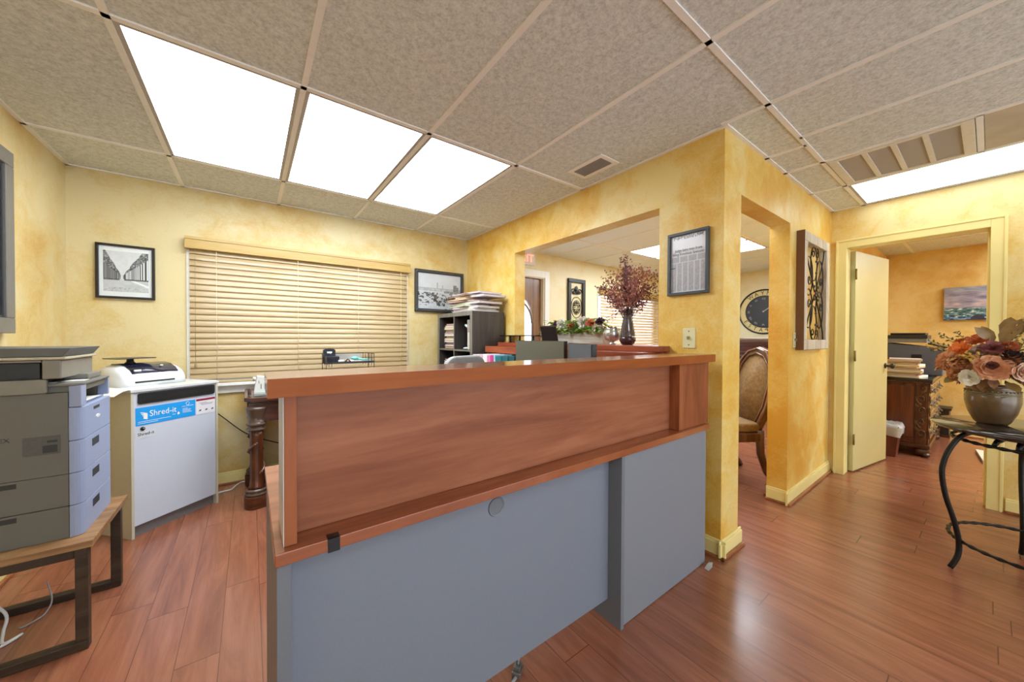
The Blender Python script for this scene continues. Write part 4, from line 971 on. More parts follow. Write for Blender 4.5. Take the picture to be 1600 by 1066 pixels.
# ================================================================== WORKSTATION AT THE WIDE OPENING
t = thing('reception_workstation', 'cherry workstation built along the wide opening, with a raised transaction ledge', 'reception desk', (1.75, 2.0, 0))
LZ0, LZ1 = 1.1205, 1.155
def ledge_poly():
    p = [(RIGHT-.0012, 2.845), (1.935, 2.845), (1.935, 2.1)]
    for k in range(9):
        u = k/8; y = 2.1-.93*u; p.append((1.935+.012*math.sin(u*PI)*-1+.02*u*u, y))
    p += [(1.975, 1.165), (RIGHT-.0012, 1.165), (RIGHT-.0012, OY0+.002), (2.36, OY0+.002), (2.36, OY1-.003), (RIGHT-.0012, OY1-.003)]
    return p
MB().prism(ledge_poly(), 'xy', LZ0, LZ1).build('transaction_ledge', CHERRY_Y, t, .002)
box((1.80, 1.20, 1.062), (RIGHT-.0015, 2.86, 1.1195)).build('hutch_shelf', CHERRY_Y, t, .002)
box((2.045, 1.515, .7505), (RIGHT-.0015, 2.84, 1.0615)).build('hutch_back', CHERRY_Y, t)
for y in (1.515, 2.84): box((1.82, y, .7505), (2.0445, y+.02, 1.0615)).build('hutch_side', CHERRY_Z, t)
box((1.40, 1.515, .72), (RIGHT-.0015, 2.86, .75)).build('worktop', CHERRY_Y, t, .002)
for y in (1.525, 2.83): box((1.42, y, 0), (2.04, y+.025, .7195)).build('end_panel', GREYD, t)
# binders standing under the hutch
cols = [('white', (226, 222, 224), 2.60, .085), ('pale lilac', (214, 190, 208), 2.53, .06), ('white', (232, 228, 232), 2.455, .07), ('pink', (222, 120, 180), 2.405, .045), ('magenta', (206, 60, 140), 2.365, .035), ('pale blue', (150, 196, 214), 2.335, .026), ('teal', (34, 112, 124), 2.25, .08), ('teal', (26, 98, 110), 2.165, .08), ('dark teal', (22, 84, 96), 2.085, .075)]
pos_ = ['at the left end of the row under the hutch', 'beside the leftmost white one under the hutch', 'between the lilac and pink ones under the hutch', 'right of the white ones under the hutch', 'beside the pink one under the hutch', 'thin, just left of the teal ones under the hutch', 'leftmost of the teal ones under the hutch', 'middle of the teal ones under the hutch', 'nearest the grey monitor under the hutch']
for k, (nm, c, y, w_) in enumerate(cols):
    y = y*1.05-.01
    t = thing('ring_binder', '%s binder %s' % (nm, pos_[k]), 'binder', (1.735, y, .7506), 0, 'binders under the workstation hutch')
    h_ = 1.048+.004*(k % 3); mt_ = plain('binder_%d' % k, c, .4, var=.03)
    b = MB().box((1.635, y, .7508), (1.638, y+w_, h_)).box((1.638, y, .7508), (1.865, y+.003, h_)).box((1.638, y+w_-.003, .7508), (1.865, y+w_, h_)); b.build('cover', mt_, t, .001)
    box((1.645, y+.004, .756), (1.86, y+w_-.004, h_-.006)).build('sheets', PAPER, t)
# monitors
SCR = plain('screen', (96, 96, 84), .22, var=.02, scale=4); SCRB = plain('screen_blue_reflection', (88, 94, 104), .2, var=.02, scale=4)  # blue tint of the second screen is a painted reflection
def monitor(cx, cy, w_, h_, ztop, rz, mat, label):
    t = thing('computer_monitor', label, 'monitor', (cx, cy, .7506), rz, 'monitors on the workstation')
    z1 = ztop-.7506; z0 = z1-h_
    box((-w_/2, 0, z0), (w_/2, .028, z1)).build('housing', BLACK, t, .003, world=False)
    box((-w_/2+.004, -.002, z0+.012), (w_/2-.004, -.0002, z1-.004)).build('screen', mat, t, world=False)
    MB().tube([(0, .035, .015), (0, .045, z0+.1)], .022, 10, flat=.6).build('neck', BLACK, t, world=False)
    MB().lathe([(.0001, 0), (.11, 0), (.11, .008), (.03, .016), (.0001, .016)], (0, .045, 0), 28).build('foot', BLACK, t, world=False)
monitor(1.60, 1.857, .51, .31, 1.182, -PI/2, SCR, 'larger olive grey monitor, straight on, left of the bluish one')
monitor(1.478, 1.37, .46, .29, 1.172, math.atan2(-.41, -.25)+0.0 if False else math.atan2(-.855, -.52), SCRB, 'narrower looking monitor, bluish reflection painted on, turned sideways, right of the olive grey one')

# ---- things on the transaction ledge
LT = LZ1+.0006
t = thing('riser_shelf', 'low black riser shelf with legs standing on the ledge behind the monitor', 'riser', (2.03, 2.52, LT))
MB().box((1.95, 2.30, LT+.058), (2.12, 2.835, LT+.068)).build('riser_top', BLACKG, t, .002)
for y in (2.36, 2.70):
    l = MB(); l.tube([(1.98, y, LT), (1.975, y, LT+.0578)], .010, 8); l.tube([(2.09, y, LT), (2.095, y, LT+.0578)], .010, 8); l.build('leg', BLACK, t)
t = thing('photo_frame', 'small dark photo frame tilted back on a silver easel leg, beside the flower box', 'frame', (2.05, 2.33, LT))
R_ = Matrix.Translation((2.08, 2.25, LT)) @ Matrix.Rotation(math.radians(-60), 4, 'Z') @ Matrix.Rotation(math.radians(28), 4, 'X')
MB().box((-.07, -.006, .004), (.07, .006, .165)).xf(R_).build('frame', plain('frame_brown', (58, 44, 34), .45), t, .003)
MB().box((-.062, -.008, .012), (.062, -.0062, .157)).xf(R_).build('backing', plain('felt_black', (34, 32, 30), .8), t)
MB().tube([(2.045, 2.30, LT+.002), (2.065, 2.275, LT+.10)], .006, 6).build('easel_leg', STEEL, t)

# flower helpers
def petals(mb, c, d, R, n, layers, cup=.5, rnd=None):
    d = Vector(d).normalized(); a = d.orthogonal().normalized(); b_ = d.cross(a); c = Vector(c)
    for L in range(layers):
        f = 1-L/(layers+.6); 
        for k in range(n):
            an = 2*PI*(k+.5*L)/n+L*.3+random.uniform(-.15, .15)
            o = a*math.cos(an)+b_*math.sin(an); tilt = cup*(.25+L/layers)+random.uniform(-.08, .08)
            mb.petal(c+d*R*.10*L, o*math.cos(tilt)+d*math.sin(tilt), d, R*f*random.uniform(.9, 1.08), R*f*1.5*PI/n*1.25, -.30+.25*random.random())
def pom(mb, c, R, n, rl=.5):
    """ball of small petals: hydrangea or mum"""
    for k in range(n):
        zz = 1-2*(k+.5)/n; ph = k*2.39996; rr_ = math.sqrt(1-zz*zz); dv_ = Vector((rr_*math.cos(ph), rr_*math.sin(ph), zz))
        p = Vector(c)+dv_*R*.55
        mb.petal(p, dv_+Vector((random.uniform(-.4, .4),)*1+(random.uniform(-.4, .4), random.uniform(-.4, .4))), Vector((random.random(), random.random(), random.random())), R*rl, R*rl*.8, .2)
def sprig(mb, a, b_, n, L, W):
    a = Vector(a); b_ = Vector(b_); d = (b_-a).normalized()
    mb.tube([a, (a+b_)/2+Vector((0, 0, .01)), b_], .0016, 5)
    for k in range(n):
        p = a+(b_-a)*(k+.5)/n; o = d.orthogonal(); o = Matrix.Rotation(k*2.4, 3, d) @ o
        mb.leaf(p, d*.7+o*.8, o.cross(d), L*(1-.4*k/n), W, .1)
LEAFG = plain('leaf_green', (112, 156, 58), .55, var=.3, scale=40); LEAFL = plain('leaf_lime', (164, 194, 92), .55, var=.25, scale=40); LEAFD = plain('leaf_dark', (70, 84, 44), .55, var=.25, scale=40)
# long planter box
PXc = 2.275
t = thing('planter_box', 'long weathered grey wooden planter box of flowers on the ledge in the wide opening', 'planter', (PXc, 2.09, LT))
GRW = wood('grey_wood', (150, 144, 132), (178, 172, 158), (200, 194, 182), 'y', .6, 1.3, 0)
b = MB(); y0, y1, x0, x1, zt_ = 1.80, 2.44, 2.215, 2.335, LT+.085
b.box((x0, y0, LT), (x1, y1, LT+.012)).box((x0, y0, LT+.012), (x0+.01, y1, zt_)).box((x1-.01, y0, LT+.012), (x1, y1, zt_)).box((x0+.01, y0, LT+.012), (x1-.01, y0+.01, zt_)).box((x0+.01, y1-.01, LT+.012), (x1-.01, y1, zt_)); b.build('box', GRW, t, .002)
box((x0+.011, y0+.011, LT+.0125), (x1-.011, y1-.011, zt_-.02)).build('soil', plain('soil', (70, 56, 42), .9), t)
t = thing('flower_arrangement', 'low mixed flowers and green leaves filling the grey wooden planter box', 'flowers', (PXc, 2.09, LT+.07))
for mat_, n_, sd in ((LEAFG, 460, 3), (LEAFL, 300, 4)):
    random.seed(sd); f = MB()
    for k in range(n_):
        y = random.uniform(1.80, 2.44); x = random.gauss(PXc-.02, .04); z = LT+.08+random.random()**1.2*.12
        if abs(x-PXc) > .06: z = LT+.085+random.random()*.05
        a = random.uniform(0, 2*PI); f.leaf((x, y, z), (math.cos(a), math.sin(a), random.uniform(-.4, .7)), (0, 0, 1), random.uniform(.035, .06), random.uniform(.018, .030), .25)
    f.build('foliage', mat_, t)
blooms = [('orange', (226, 128, 70), 2.42, .105, .028, 'mum'), ('plum', (70, 34, 52), 2.33, .15, .03, 'mum'), ('white', (240, 232, 232), 2.26, .155, .040, 'pom'), ('coral', (206, 92, 80), 2.14, .13, .030, 'rose'), ('white', (236, 232, 234), 2.01, .165, .042, 'pom'), ('rust', (196, 104, 66), 1.93, .15, .036, 'mum'), ('blush', (234, 214, 206), 1.86, .105, .042, 'pom'), ('plum', (84, 30, 46), 1.83, .16, .034, 'mum')]
for k, (nm, c, y, dz, R, kind) in enumerate(blooms):
    random.seed(20+k); f = MB(); ctr = (PXc-.055, y, LT+dz+.012); R *= 1.15
    if kind == 'pom': pom(f, ctr, R, 70, .5)
    elif kind == 'mum': petals(f, ctr, (-.7, -.4, .5), R, 12, 4, .7)
    else: petals(f, ctr, (-.7, -.4, .5), R, 7, 5, .9)
    o = f.build('bloom', plain('bloom_'+nm, c, .6, var=.12, scale=60), t); o['label'] = nm+' bloom'
# mercury glass pot
t = thing('silver_pot', 'round mottled silver pot with small greenery, beside the dark vase on the ledge', 'pot', (2.13, 1.645, LT))
MB().lathe([(.0001, 0), (.026, 0), (.028, .005), (.016, .014), (.018, .02), (.05, .035), (.064, .065), (.062, .095), (.052, .112), (.056, .118), (.052, .119), (.046, .11), (.05, .08), (.0001, .04)], (2.13, 1.645, LT), 32).build('pot', plain('mercury', (206, 206, 202), .22, .75, var=.3, scale=45), t)
random.seed(9); f = MB()
for k in range(26): a = random.uniform(0, 2*PI); f.leaf((2.13+.02*math.cos(a), 1.645+.02*math.sin(a), LT+.1), (math.cos(a), math.sin(a), random.uniform(.5, 1.6)), (0, 0, 1), .05, .02, .3)
f.build('greenery', plain('dusty_green', (150, 150, 96), .6, var=.3), t)
# tall dark vase
VX, VY = 2.11, 1.50
t = thing('glass_vase', 'tall tapered smoky glass vase with a dark collar on the ledge', 'vase', (VX, VY, LT))
vp = [(.034, 0), (.045, .010), (.054, .040), (.050, .075), (.038, .15), (.028, .20), (.026, .215)]
MB().lathe([(.0001, 0)] + vp + [(.022, .215), (.024, .20), (.034, .15), (.046, .075), (.050, .045), (.04, .014), (.0001, .012)], (VX, VY, LT), 36).build('vessel', plain('smoky_glass', (92, 84, 84), .08, .35, var=.35, scale=70, coat=.5), t)
MB().lathe([(.027, .2155), (.030, .22), (.034, .245), (.030, .2455), (.026, .222)], (VX, VY, LT), 32).build('collar', plain('collar_brown', (58, 40, 38), .4), t)
MB().lathe([(.0455, .0095), (.0545, .03), (.0548, .042), (.052, .06), (.0505, .06)], (VX, VY, LT), 32).build('base_band', plain('base_plum', (58, 34, 38), .25, coat=.4), t)
t = thing('dried_branches', 'spray of dried reddish brown branches standing in the smoky glass vase', 'dried flowers', (VX, VY, LT+.2))
random.seed(31)
BUDS = (plain('bud_plum', (142, 100, 102), .7, var=.25, scale=90), plain('bud_rose', (186, 128, 116), .7, var=.25, scale=90)); STEM = plain('stem_brown', (74, 54, 48), .7)
def branch(p0, p1, p2, rad, per, spread, k):
    pts = [p0.lerp(p1, u).lerp(p1.lerp(p2, u), u) for u in [j/8 for j in range(9)]]
    for p in pts: p.y = max(p.y, 1.285)
    st = MB().tube(pts, rad, 5).build('branch', STEM, t); bd = MB()
    for j in range(4, 9):
        for q in range(per):
            bb = pts[j]+Vector((random.gauss(0, spread), random.gauss(0, spread*1.15), random.gauss(.003, spread))); bb.y = max(bb.y, 1.275)
            bd.leaf(bb, (random.gauss(0, 1), random.gauss(0, 1), random.gauss(.3, 1)), (random.random(), random.random(), 1), .016, .011, .3)
    bd.build('dried_buds', BUDS[0 if random.random() < .55 else 1], st)
for k in range(34):
    a = random.uniform(0, 2*PI); sp = random.random()**.6; R = .03+.165*sp; hgt = .47-.20*sp**1.5+random.uniform(-.05, .03)
    dx, dy = math.cos(a)*R*.9, math.sin(a)*R*1.15
    p0 = Vector((VX+.008*math.cos(a), VY+.008*math.sin(a), LT+.13)); p1 = Vector((VX+dx*.28, VY+dy*.28, LT+.13+hgt*.45)); p2 = Vector((VX+dx, VY+dy, LT+.10+hgt))
    branch(p0, p1, p2, [.0018]*5+[.0013]*4, 15, .017, k)
for (dx, dy, dz, n_) in ((-.01, .235, .27, 4), (0, -.20, .31, 5), (0, .18, .12, 4), (-.02, .12, .05, 3)):
    p0 = Vector((VX, VY, LT+.2)); p2 = Vector((VX+dx, VY+dy, LT+.10+dz+.05)); pm = Vector((VX+dx*.5, VY+dy*.45, LT+.24+dz*.45))
    branch(p0, pm, p2, .0014, n_, .010, 99)

# ================================================================== WALL BESIDE THE OPENING
t = thing('framed_newspaper', 'grey framed newspaper page hung on the yellow pillar above the light switch', 'picture', (RIGHT, 1.175, 1.459), -PI/2)
w_, h_ = .24, .37
frame_mb(w_, h_, .017, .022, -.001).build('frame', plain('news_frame', (66, 70, 76), .4), t, .002, world=False)
def news(U, V):
    n = vnoise(U, V, 50, 12); n2 = vnoise(U, V, 6, 13)
    g = .80+.04*n2
    col6 = (U*6.0) % 1; col4 = (U*4.0) % 1
    ln = np.sin(V*2*PI*75)
    body = (V < .52) & (V > .02); g = np.where(body & (col6 > .10) & (col6 < .94), .66+.10*(ln > 0)*(n-.2)+.14*(n-.5), g)
    sub = (V > .535) & (V < .63) & (col4 > .06) & (col4 < .95); g = np.where(sub, .66+.14*(n-.5), g)
    g = np.where((V > .935) & (V < .985) & (U > .08) & (U < .92) & (n > .40), .34, g)
    g = np.where((V > .43) & (V < .445) & (U < .13), .25, g)
    return g, g*1.0, g*1.04
picture('newspaper_page', w_-.034, h_-.034, news, 110, 170, PRINT, t, .017, .017, -.0085, .003)
for s_, z, sz in (('Judge bans man from', .265, .0235), ('filing frivolous lawsuits', .243, .0235)):
    tx = text_mb(s_, sz, .0002); wd_ = max(v[0] for v in tx.v)-min(v[0] for v in tx.v); tx.xf(Matrix.Translation((w_/2, -.009, z)) @ Matrix.Scale(.185/wd_ if 'filing' in s_ else .16/wd_, 4, (1, 0, 0))); tx.build('headline', plain('print_black', (40, 40, 44)), t, world=False)
def switch(name, label, loc, rz, w_, h_, toggle=True):
    t = thing(name, label, 'switch', loc, rz)
    MB().prism(rr_poly(-w_/2, w_/2, -h_/2, h_/2, .006), 'xz', -.006, -.0004).build('cover_plate', plain('ivory', (226, 220, 176), .35, var=.02), t, .002, world=False)
    if toggle:
        MB().obox((0, -.012, .002), (.009, .016, .018), (.35, 0, 0)).build('toggle', plain('toggle', (150, 140, 110), .4), t, .001, world=False)
        s_ = MB()
        for z in (-.04, .04): s_.ball((0, -.0062, z), (.004, .0015, .004), 10, 6)
        s_.build('screw', plain('screw', (110, 104, 80), .4, .5), t, world=False)
    return t
switch('light_switch', 'ivory light switch plate on the pillar beneath the framed newspaper', (RIGHT, 1.048, 1.205), -PI/2, .072, .116)
switch('light_switch', 'ivory light switch seen edge on beside the iron wall panel', (3.235, HALL, 1.193), 0, .05, .112)

# ---- scrollwork panels
def scroll(mb, c, r0_, r1_, a0, a1, n, y, rad):
    pts = []
    for k in range(n+1):
        u = k/n; a = math.radians(a0+(a1-a0)*u); r_ = r0_+(r1_-r0_)*u; pts.append((c[0]+r_*math.cos(a), y, c[1]+r_*math.sin(a)))
    mb.tube(pts, rad, 7)
IX0, IX1, IZ0, IZ1 = 3.27, 3.93, 1.12, 2.005
t = thing('iron_wall_panel', 'tall wall panel with black iron scrollwork in a weathered whitewashed frame', 'wall decor', (IX0, HALL, IZ0))
w_, h_ = IX1-IX0, IZ1-IZ0
frame_mb(w_, h_, .075, .05, -.001).build('frame', wood('whitewash', (158, 140, 118), (196, 184, 164), (216, 208, 192), 'z', .55, 1.4, 0), t, .004, world=False)
MB().box((-.0012, -.051, 0), (-.0002, -.001, h_)).box((-.0012, -.051, -.0012), (w_, -.001, -.0002)).build('frame_side', plain('frame_walnut', (118, 78, 52), .5), t, world=False)
ir = MB(); cx, cz = w_/2, h_/2
for sz in (-1, 1):
    ir.tube(arc(cx, cz+sz*.235, .085, .135, 0, 360, 30, -.026)[:-1], 0.0042, 7, True)
    for sx in (-1, 1):
        ir.tube(arc(cx+sx*.145, cz+sz*.125, .095, .150, 0, 360, 30, -.030)[:-1], 0.0045, 7, True)
        ir.tube([(cx+sx*.24, -.034, cz+sz*.366), (cx+sx*.225, -.034, cz+sz*.30), (cx+sx*.165, -.034, cz+sz*.20), (cx+sx*.08, -.034, cz+sz*.10), (cx+sx*.01, -.034, cz+sz*.01)], 0.0045, 7)
        scroll(ir, (cx+sx*.045, cz+sz*.315), .045, .010, 90*sz, 90*sz-sx*sz*430, 26, -.034, 0.0038)
        scroll(ir, (cx+sx*.155, cz+sz*.095), .045, .010, 0, sx*sz*400, 24, -.036, 0.0038)
ir.build('iron_scrolls', DARKMETAL, t, world=False)
fl = MB()
for (x, z) in ((cx, cz), (cx-.05, cz+.05), (cx+.05, cz+.05), (cx-.05, cz-.05), (cx+.05, cz-.05), (cx, cz+.25), (cx, cz-.25), (cx, cz+.16), (cx, cz-.16)): fl.ball((x, -.042, z), (.012, .008, .012), 10, 7)
fl.build('iron_rosettes', plain('iron_grey', (84, 84, 88), .35, .6), t, world=False)

t = thing('iron_wall_plaque', 'narrow dark framed iron medallion panel on the lobby wall beside the entrance door', 'wall decor', (3.725, BACK, 1.28))
w_, h_ = .36, .79
frame_mb(w_, h_, .055, .035, -.001).build('frame', plain('plaque_frame', (46, 44, 44), .4), t, .006, world=False)
ir = MB(); cx, cz = w_/2, .37
for r_ in (.115, .075): ir.tube(arc(cx, cz, r_, r_*1.35, 0, 360, 32, -.018)[:-1], .005, 6, True)
for k in range(8): a = 2*PI*k/8; ir.tube([(cx+.02*math.cos(a), -.018, cz+.027*math.sin(a)), (cx+.07*math.cos(a), -.018, cz+.095*math.sin(a))], .005, 6); ir.ball((cx+.055*math.cos(a+.39), -.02, cz+.075*math.sin(a+.39)), (.014, .006, .014), 8, 6)
for sz in (-1, 1):
    zc = cz+sz*.225
    for sx in (-1, 1):
        scroll(ir, (cx+sx*.06, zc), .055, .012, 90-90*sx, 90-90*sx+sx*sz*380, 24, -.018, .007); ir.leaf((cx, -.02, zc-sz*.03), (sx*.8, 0, sz*.5), (0, -1, 0), .09, .05, .1)
    ir.leaf((cx, -.02, zc), (0, 0, sz), (0, -1, 0), .10, .06, .1); ir.ball((cx, -.02, zc), (.022, .012, .03), 10, 8)
ir.build('iron_scrolls', DARKMETAL, t, world=False)

# ---- lobby things
t = thing('exit_sign', 'white exit sign with red letters hanging from the lobby ceiling', 'sign', (2.655, 3.35, CEIL-.275), math.radians(-12))
box((-.14, -.02, .005), (.14, .02, .155)).build('housing', plain('exit_white', (222, 220, 216), .4), t, .003, world=False)
MB().tube([(0, 0, .155), (0, 0, .274)], .012, 8).build('canopy', plain('exit_white', (222, 220, 216)), t, world=False)
tx = text_mb('EXIT', .125, .001); tx.xf(Matrix.Translation((0, -.0212, .08)) @ Matrix.Scale(.95, 4, (1, 0, 0))); tx.build('letters', emit('exit_red', (1, .07, .04), 1.6), t, world=False)

t = thing('wall_clock', 'big round black and gold lettered clock on the lobby wall behind the doorway', 'clock', (6.93, 2.262, 1.65), -PI/2)
R = .365
MB().tube(arc(0, 0, R, R, 0, 360, 64, -.02)[:-1], .012, 8, True).build('outer_rim', BLACK, t, world=False)
MB().tube(arc(0, 0, .262, .262, 0, 360, 64, -.02)[:-1], .007, 8, True).build('inner_rim', BLACK, t, world=False)
b = MB().lathe([(.0001, 0), (.26, 0), (.26, .014), (.0001, .014)], n=64, smooth=False); b.xf(Matrix.Translation((0, -.008, 0)) @ Matrix.Rotation(PI/2, 4, 'X')); b.build('dial', plain('dial', (44, 48, 58), .4, var=.04, scale=6), t, world=False)
b = MB(); n_ = 64
for k in range(n_):
    a0, a1 = 2*PI*k/n_, 2*PI*(k+1)/n_
    b.add([(q*math.cos(a), y, q*math.sin(a)) for y in (-.006, -.002) for a in (a0, a1) for q in (.268, .354)], [(0, 1, 3, 2), (4, 6, 7, 5), (1, 5, 7, 3), (0, 2, 6, 4)])
b.build('letter_band', plain('clock_cream', (226, 208, 150), .5), t, world=False)
nm = MB()
for k, s_ in enumerate(('XII', 'I', 'II', 'III', 'IV', 'V', 'VI', 'VII', 'VIII', 'IX', 'X', 'XI')):
    a = PI/2-2*PI*k/12; g_ = text_mb(s_, .046, .0008); nm.merge(g_.xf(Matrix.Translation((.215*math.cos(a), -.0235, .215*math.sin(a))) @ Matrix.Rotation(PI/2-a, 4, 'Y')))
nm.build('numerals', plain('numeral', (176, 170, 150), .5), t, world=False)
nm = MB()
for s_, a0, st, fl_ in (('WAYNE', 128, -17, 0), ('ESTATE', 212, 17, 1)):
    for k, ch in enumerate(s_):
        a = math.radians(a0+st*k); g_ = text_mb(ch, .086, .001)
        nm.merge(g_.xf(Matrix.Translation((.311*math.cos(a), -.0085, .311*math.sin(a))) @ Matrix.Rotation(PI/2-a+(PI if fl_ else 0), 4, 'Y')))
nm.build('band_letters', BLACK, t, world=False)
hd = MB(); hd.tube([(0, -.028, 0), (.085, -.028, .06)], [.006, .003], 6); hd.tube([(0, -.030, 0), (.13, -.030, .10)], [.005, .0025], 6); hd.ball((0, -.029, 0), .012, 10, 8)
hd.build('hands', plain('hand_pale', (226, 222, 206), .4), t, world=False)

t = thing('lobby_console', 'dark polished wooden console with stepped mouldings under the round clock', 'console', (6.4, 2.1, 0))
x0, x1, y0, y1, zt_ = 5.98, 6.45, 1.45, 2.75, 1.205
MBD = wood('mahogany_y', (36, 16, 12), (58, 28, 22), (82, 42, 32), 'y', .2, 1.2, .5)
box((x0+.03, y0+.02, .10), (x1-.02, y1-.02, zt_-.06)).build('carcass', MBD, t, .004)
m_ = MB()
for k in range(4): m_.box((x0+.025-.007*k, y0+.015-.004*k, zt_-.059+.013*k), (x1-.01, y1-.015+.004*k, zt_-.049+.013*k))
for z in (.86, .93, .99): m_.box((x0+.018, y0+.03, z), (x0+.0295, y1-.03, z+.018))
m_.build('moulding', wood('mahogany_hi', (70, 44, 40), (92, 60, 54), (120, 84, 76), 'y', .2, 1.2, .5), t)
box((x0-.005, y0+.005, zt_-.006), (x1, y1-.005, zt_)).build('console_top', wood('mahogany_top', (36, 18, 16), (52, 30, 26), (70, 42, 36), 'y', .08, 1.2, .6), t, .002)
for y in (1.75, 2.1, 2.45): box((x0+.018, y-.15, .2), (x0+.0295, y+.15, .80)).build('door', MBD, t, .004)
for y in (y0+.06, y1-.06):
    for x in (x0+.07, x1-.06): MB().lathe([(.03, 0), (.04, .03), (.028, .06), (.035, .0995)], (x, y, 0), 16).build('foot', MBD, t)
tag(MB().obox((6.12, 2.16, zt_+.0035), (.2, .15, .004), (0, 0, .2)).build('paper_sheet', PAPER), 'left white sheet lying on the dark lobby console', 'paper')
tag(MB().obox((6.12, 1.97, zt_+.0035), (.2, .14, .004), (0, 0, -.1)).build('paper_sheet', PAPER), 'right white sheet lying on the dark lobby console', 'paper')
t = thing('dried_flower_pot', 'small pot of dark red dried flowers at the right end of the lobby console', 'dried flowers', (6.1, 1.82, zt_+.001))
MB().lathe([(.0001, 0), (.05, 0), (.065, .08), (.06, .11), (.0001, .09)], (6.1, 1.82, zt_+.001), 20).build('pot', plain('pot_dark', (60, 44, 40), .5), t)
random.seed(5); f = MB()
for k in range(120): dv_ = Vector((random.gauss(0, 1), random.gauss(0, 1), abs(random.gauss(.6, .8)))).normalized(); f.leaf(Vector((6.1, 1.82, zt_+.11))+dv_*random.uniform(.02, .13), dv_, (1, 0, 1), .03, .02, .2)
f.build('dried_buds', plain('bud_wine', (110, 52, 54), .7, var=.3, scale=80), t)

# carved dining chair
CW = wood('chair_wood', (52, 28, 16), (84, 48, 28), (112, 70, 42), 'z', .3, 1.6, .3)
UPH = plain('damask', (132, 98, 50), .7, var=.38, scale=42)
t = thing('carved_armchair', 'carved dark wood chair with gold patterned upholstery seen through the doorway', 'chair', (3.34, 1.42, 0), math.radians(-127))
# local: seat faces -y, back at +y
out = [(-.19, .44), (-.255, .62), (-.27, .85), (-.20, 1.02), (-.12, 1.10), (0, 1.13), (.12, 1.10), (.20, 1.02), (.27, .85), (.255, .62), (.19, .44)]
def rake(p): x, y, z = p; return (x, y+(z-.44)*.20, z)
ins = [(x*.74, .50+(z-.44)*.82) for x, z in out]
bf = MB(); k = len(out); vs = []
for (x, z) in out: vs += [rake((x, .20, z)), rake((x, .25, z))]
for (x, z) in ins: vs += [rake((x, .20, z)), rake((x, .25, z))]
fs = []
for j in range(k):
    a = j; b_ = (j+1) % k
    fs += [(2*a, 2*b_, 2*k+2*b_, 2*k+2*a), (2*a+1, 2*k+2*a+1, 2*k+2*b_+1, 2*b_+1), (2*a, 2*a+1, 2*b_+1, 2*b_), (2*k+2*a, 2*k+2*b_, 2*k+2*b_+1, 2*k+2*a+1)]
bf.add(vs, fs); bf.build('back_frame', CW, t, .008, world=False)
mm = MB(); mm.tube([rake((x*.95, .196, .44+(z-.44)*.965+.01)) for x, z in out], .010, 6); mm.tube([rake((x*.80, .196, .49+(z-.44)*.85)) for x, z in out], .007, 6, True); mm.build('carved_moulding', wood('chair_wood_hi', (90, 56, 36), (120, 78, 50), (146, 104, 70), 'z', .25, 1.6, .4), t, world=False)
bp_ = MB(); vs = [rake((x, .205, z)) for x, z in ins]+[rake((x, .245, z)) for x, z in ins]; cfr = rake((0, .185, .80)); vs += [cfr, rake((0, .26, .80))]
fs = [(j, (j+1) % k, 2*k) for j in range(k)]+[(k+j, 2*k+1, k+(j+1) % k) for j in range(k)]+[(j, k+j, k+(j+1) % k, (j+1) % k) for j in range(k)]
bp_.add(vs, fs, True); bp_.build('back_cushion', UPH, t, world=False)
MB().prism([(-.21, .22), (-.26, -.24), (-.16, -.28), (.16, -.28), (.26, -.24), (.21, .22)], 'xy', .425, .50).build('seat_cushion', UPH, t, .02, world=False, seg=3)
MB().prism([(-.225, .235), (-.275, -.25), (-.17, -.295), (.17, -.295), (.275, -.25), (.225, .235)], 'xy', .35, .424).build('seat_frame', CW, t, .008, world=False)
for sx in (-1, 1):
    l = MB().tube([(sx*.235, -.23, .36), (sx*.26, -.26, .30), (sx*.25, -.25, .18), (sx*.235, -.235, .07), (sx*.25, -.265, .025)], [.04, .042, .028, .02, .028], 10); l.ball((sx*.25, -.27, .022), (.032, .036, .022), 10, 7); l.build('leg', CW, t, world=False)
    l = MB().tube([(sx*.20, .22, .44), (sx*.205, .225, .25), (sx*.21, .27, .10), (sx*.215, .33, .012)], [.032, .03, .025, .022], 10); l.build('leg', CW, t, world=False)
# plain lobby chairs beyond the ledge
def lobby_chair(x, y, rz, label):
    t = thing('lobby_chair', label, 'chair', (x, y, 0), rz, 'black lobby chairs'); ML = plain('chair_black', (40, 42, 46), .5)
    b = MB().prism(rr_poly(-.23, .23, .70, 1.10, .05), 'xz', .22, .25); b.build('backrest', ML, t, .006, world=False)
    MB().prism(rr_poly(-.24, .24, -.24, .22, .04), 'xy', .42, .48).build('seat', ML, t, .01, world=False)
    for sx in (-1, 1):
        b = MB().tube([(sx*.25, .26, 0), (sx*.25, .26, 1.05)], .012, 8); b.tube([(sx*.25, -.22, 0), (sx*.25, -.22, .66), (sx*.25, .24, .66)], .012, 8); b.build('side_frame', BLACK, t, world=False)
lobby_chair(3.82, 2.75, math.radians(90+30), 'black metal framed lobby chair nearest the smoky vase, behind the ledge')
lobby_chair(4.55, 2.92, math.radians(90+30), 'black metal framed lobby chair before the striped blinds, farther from the vase')

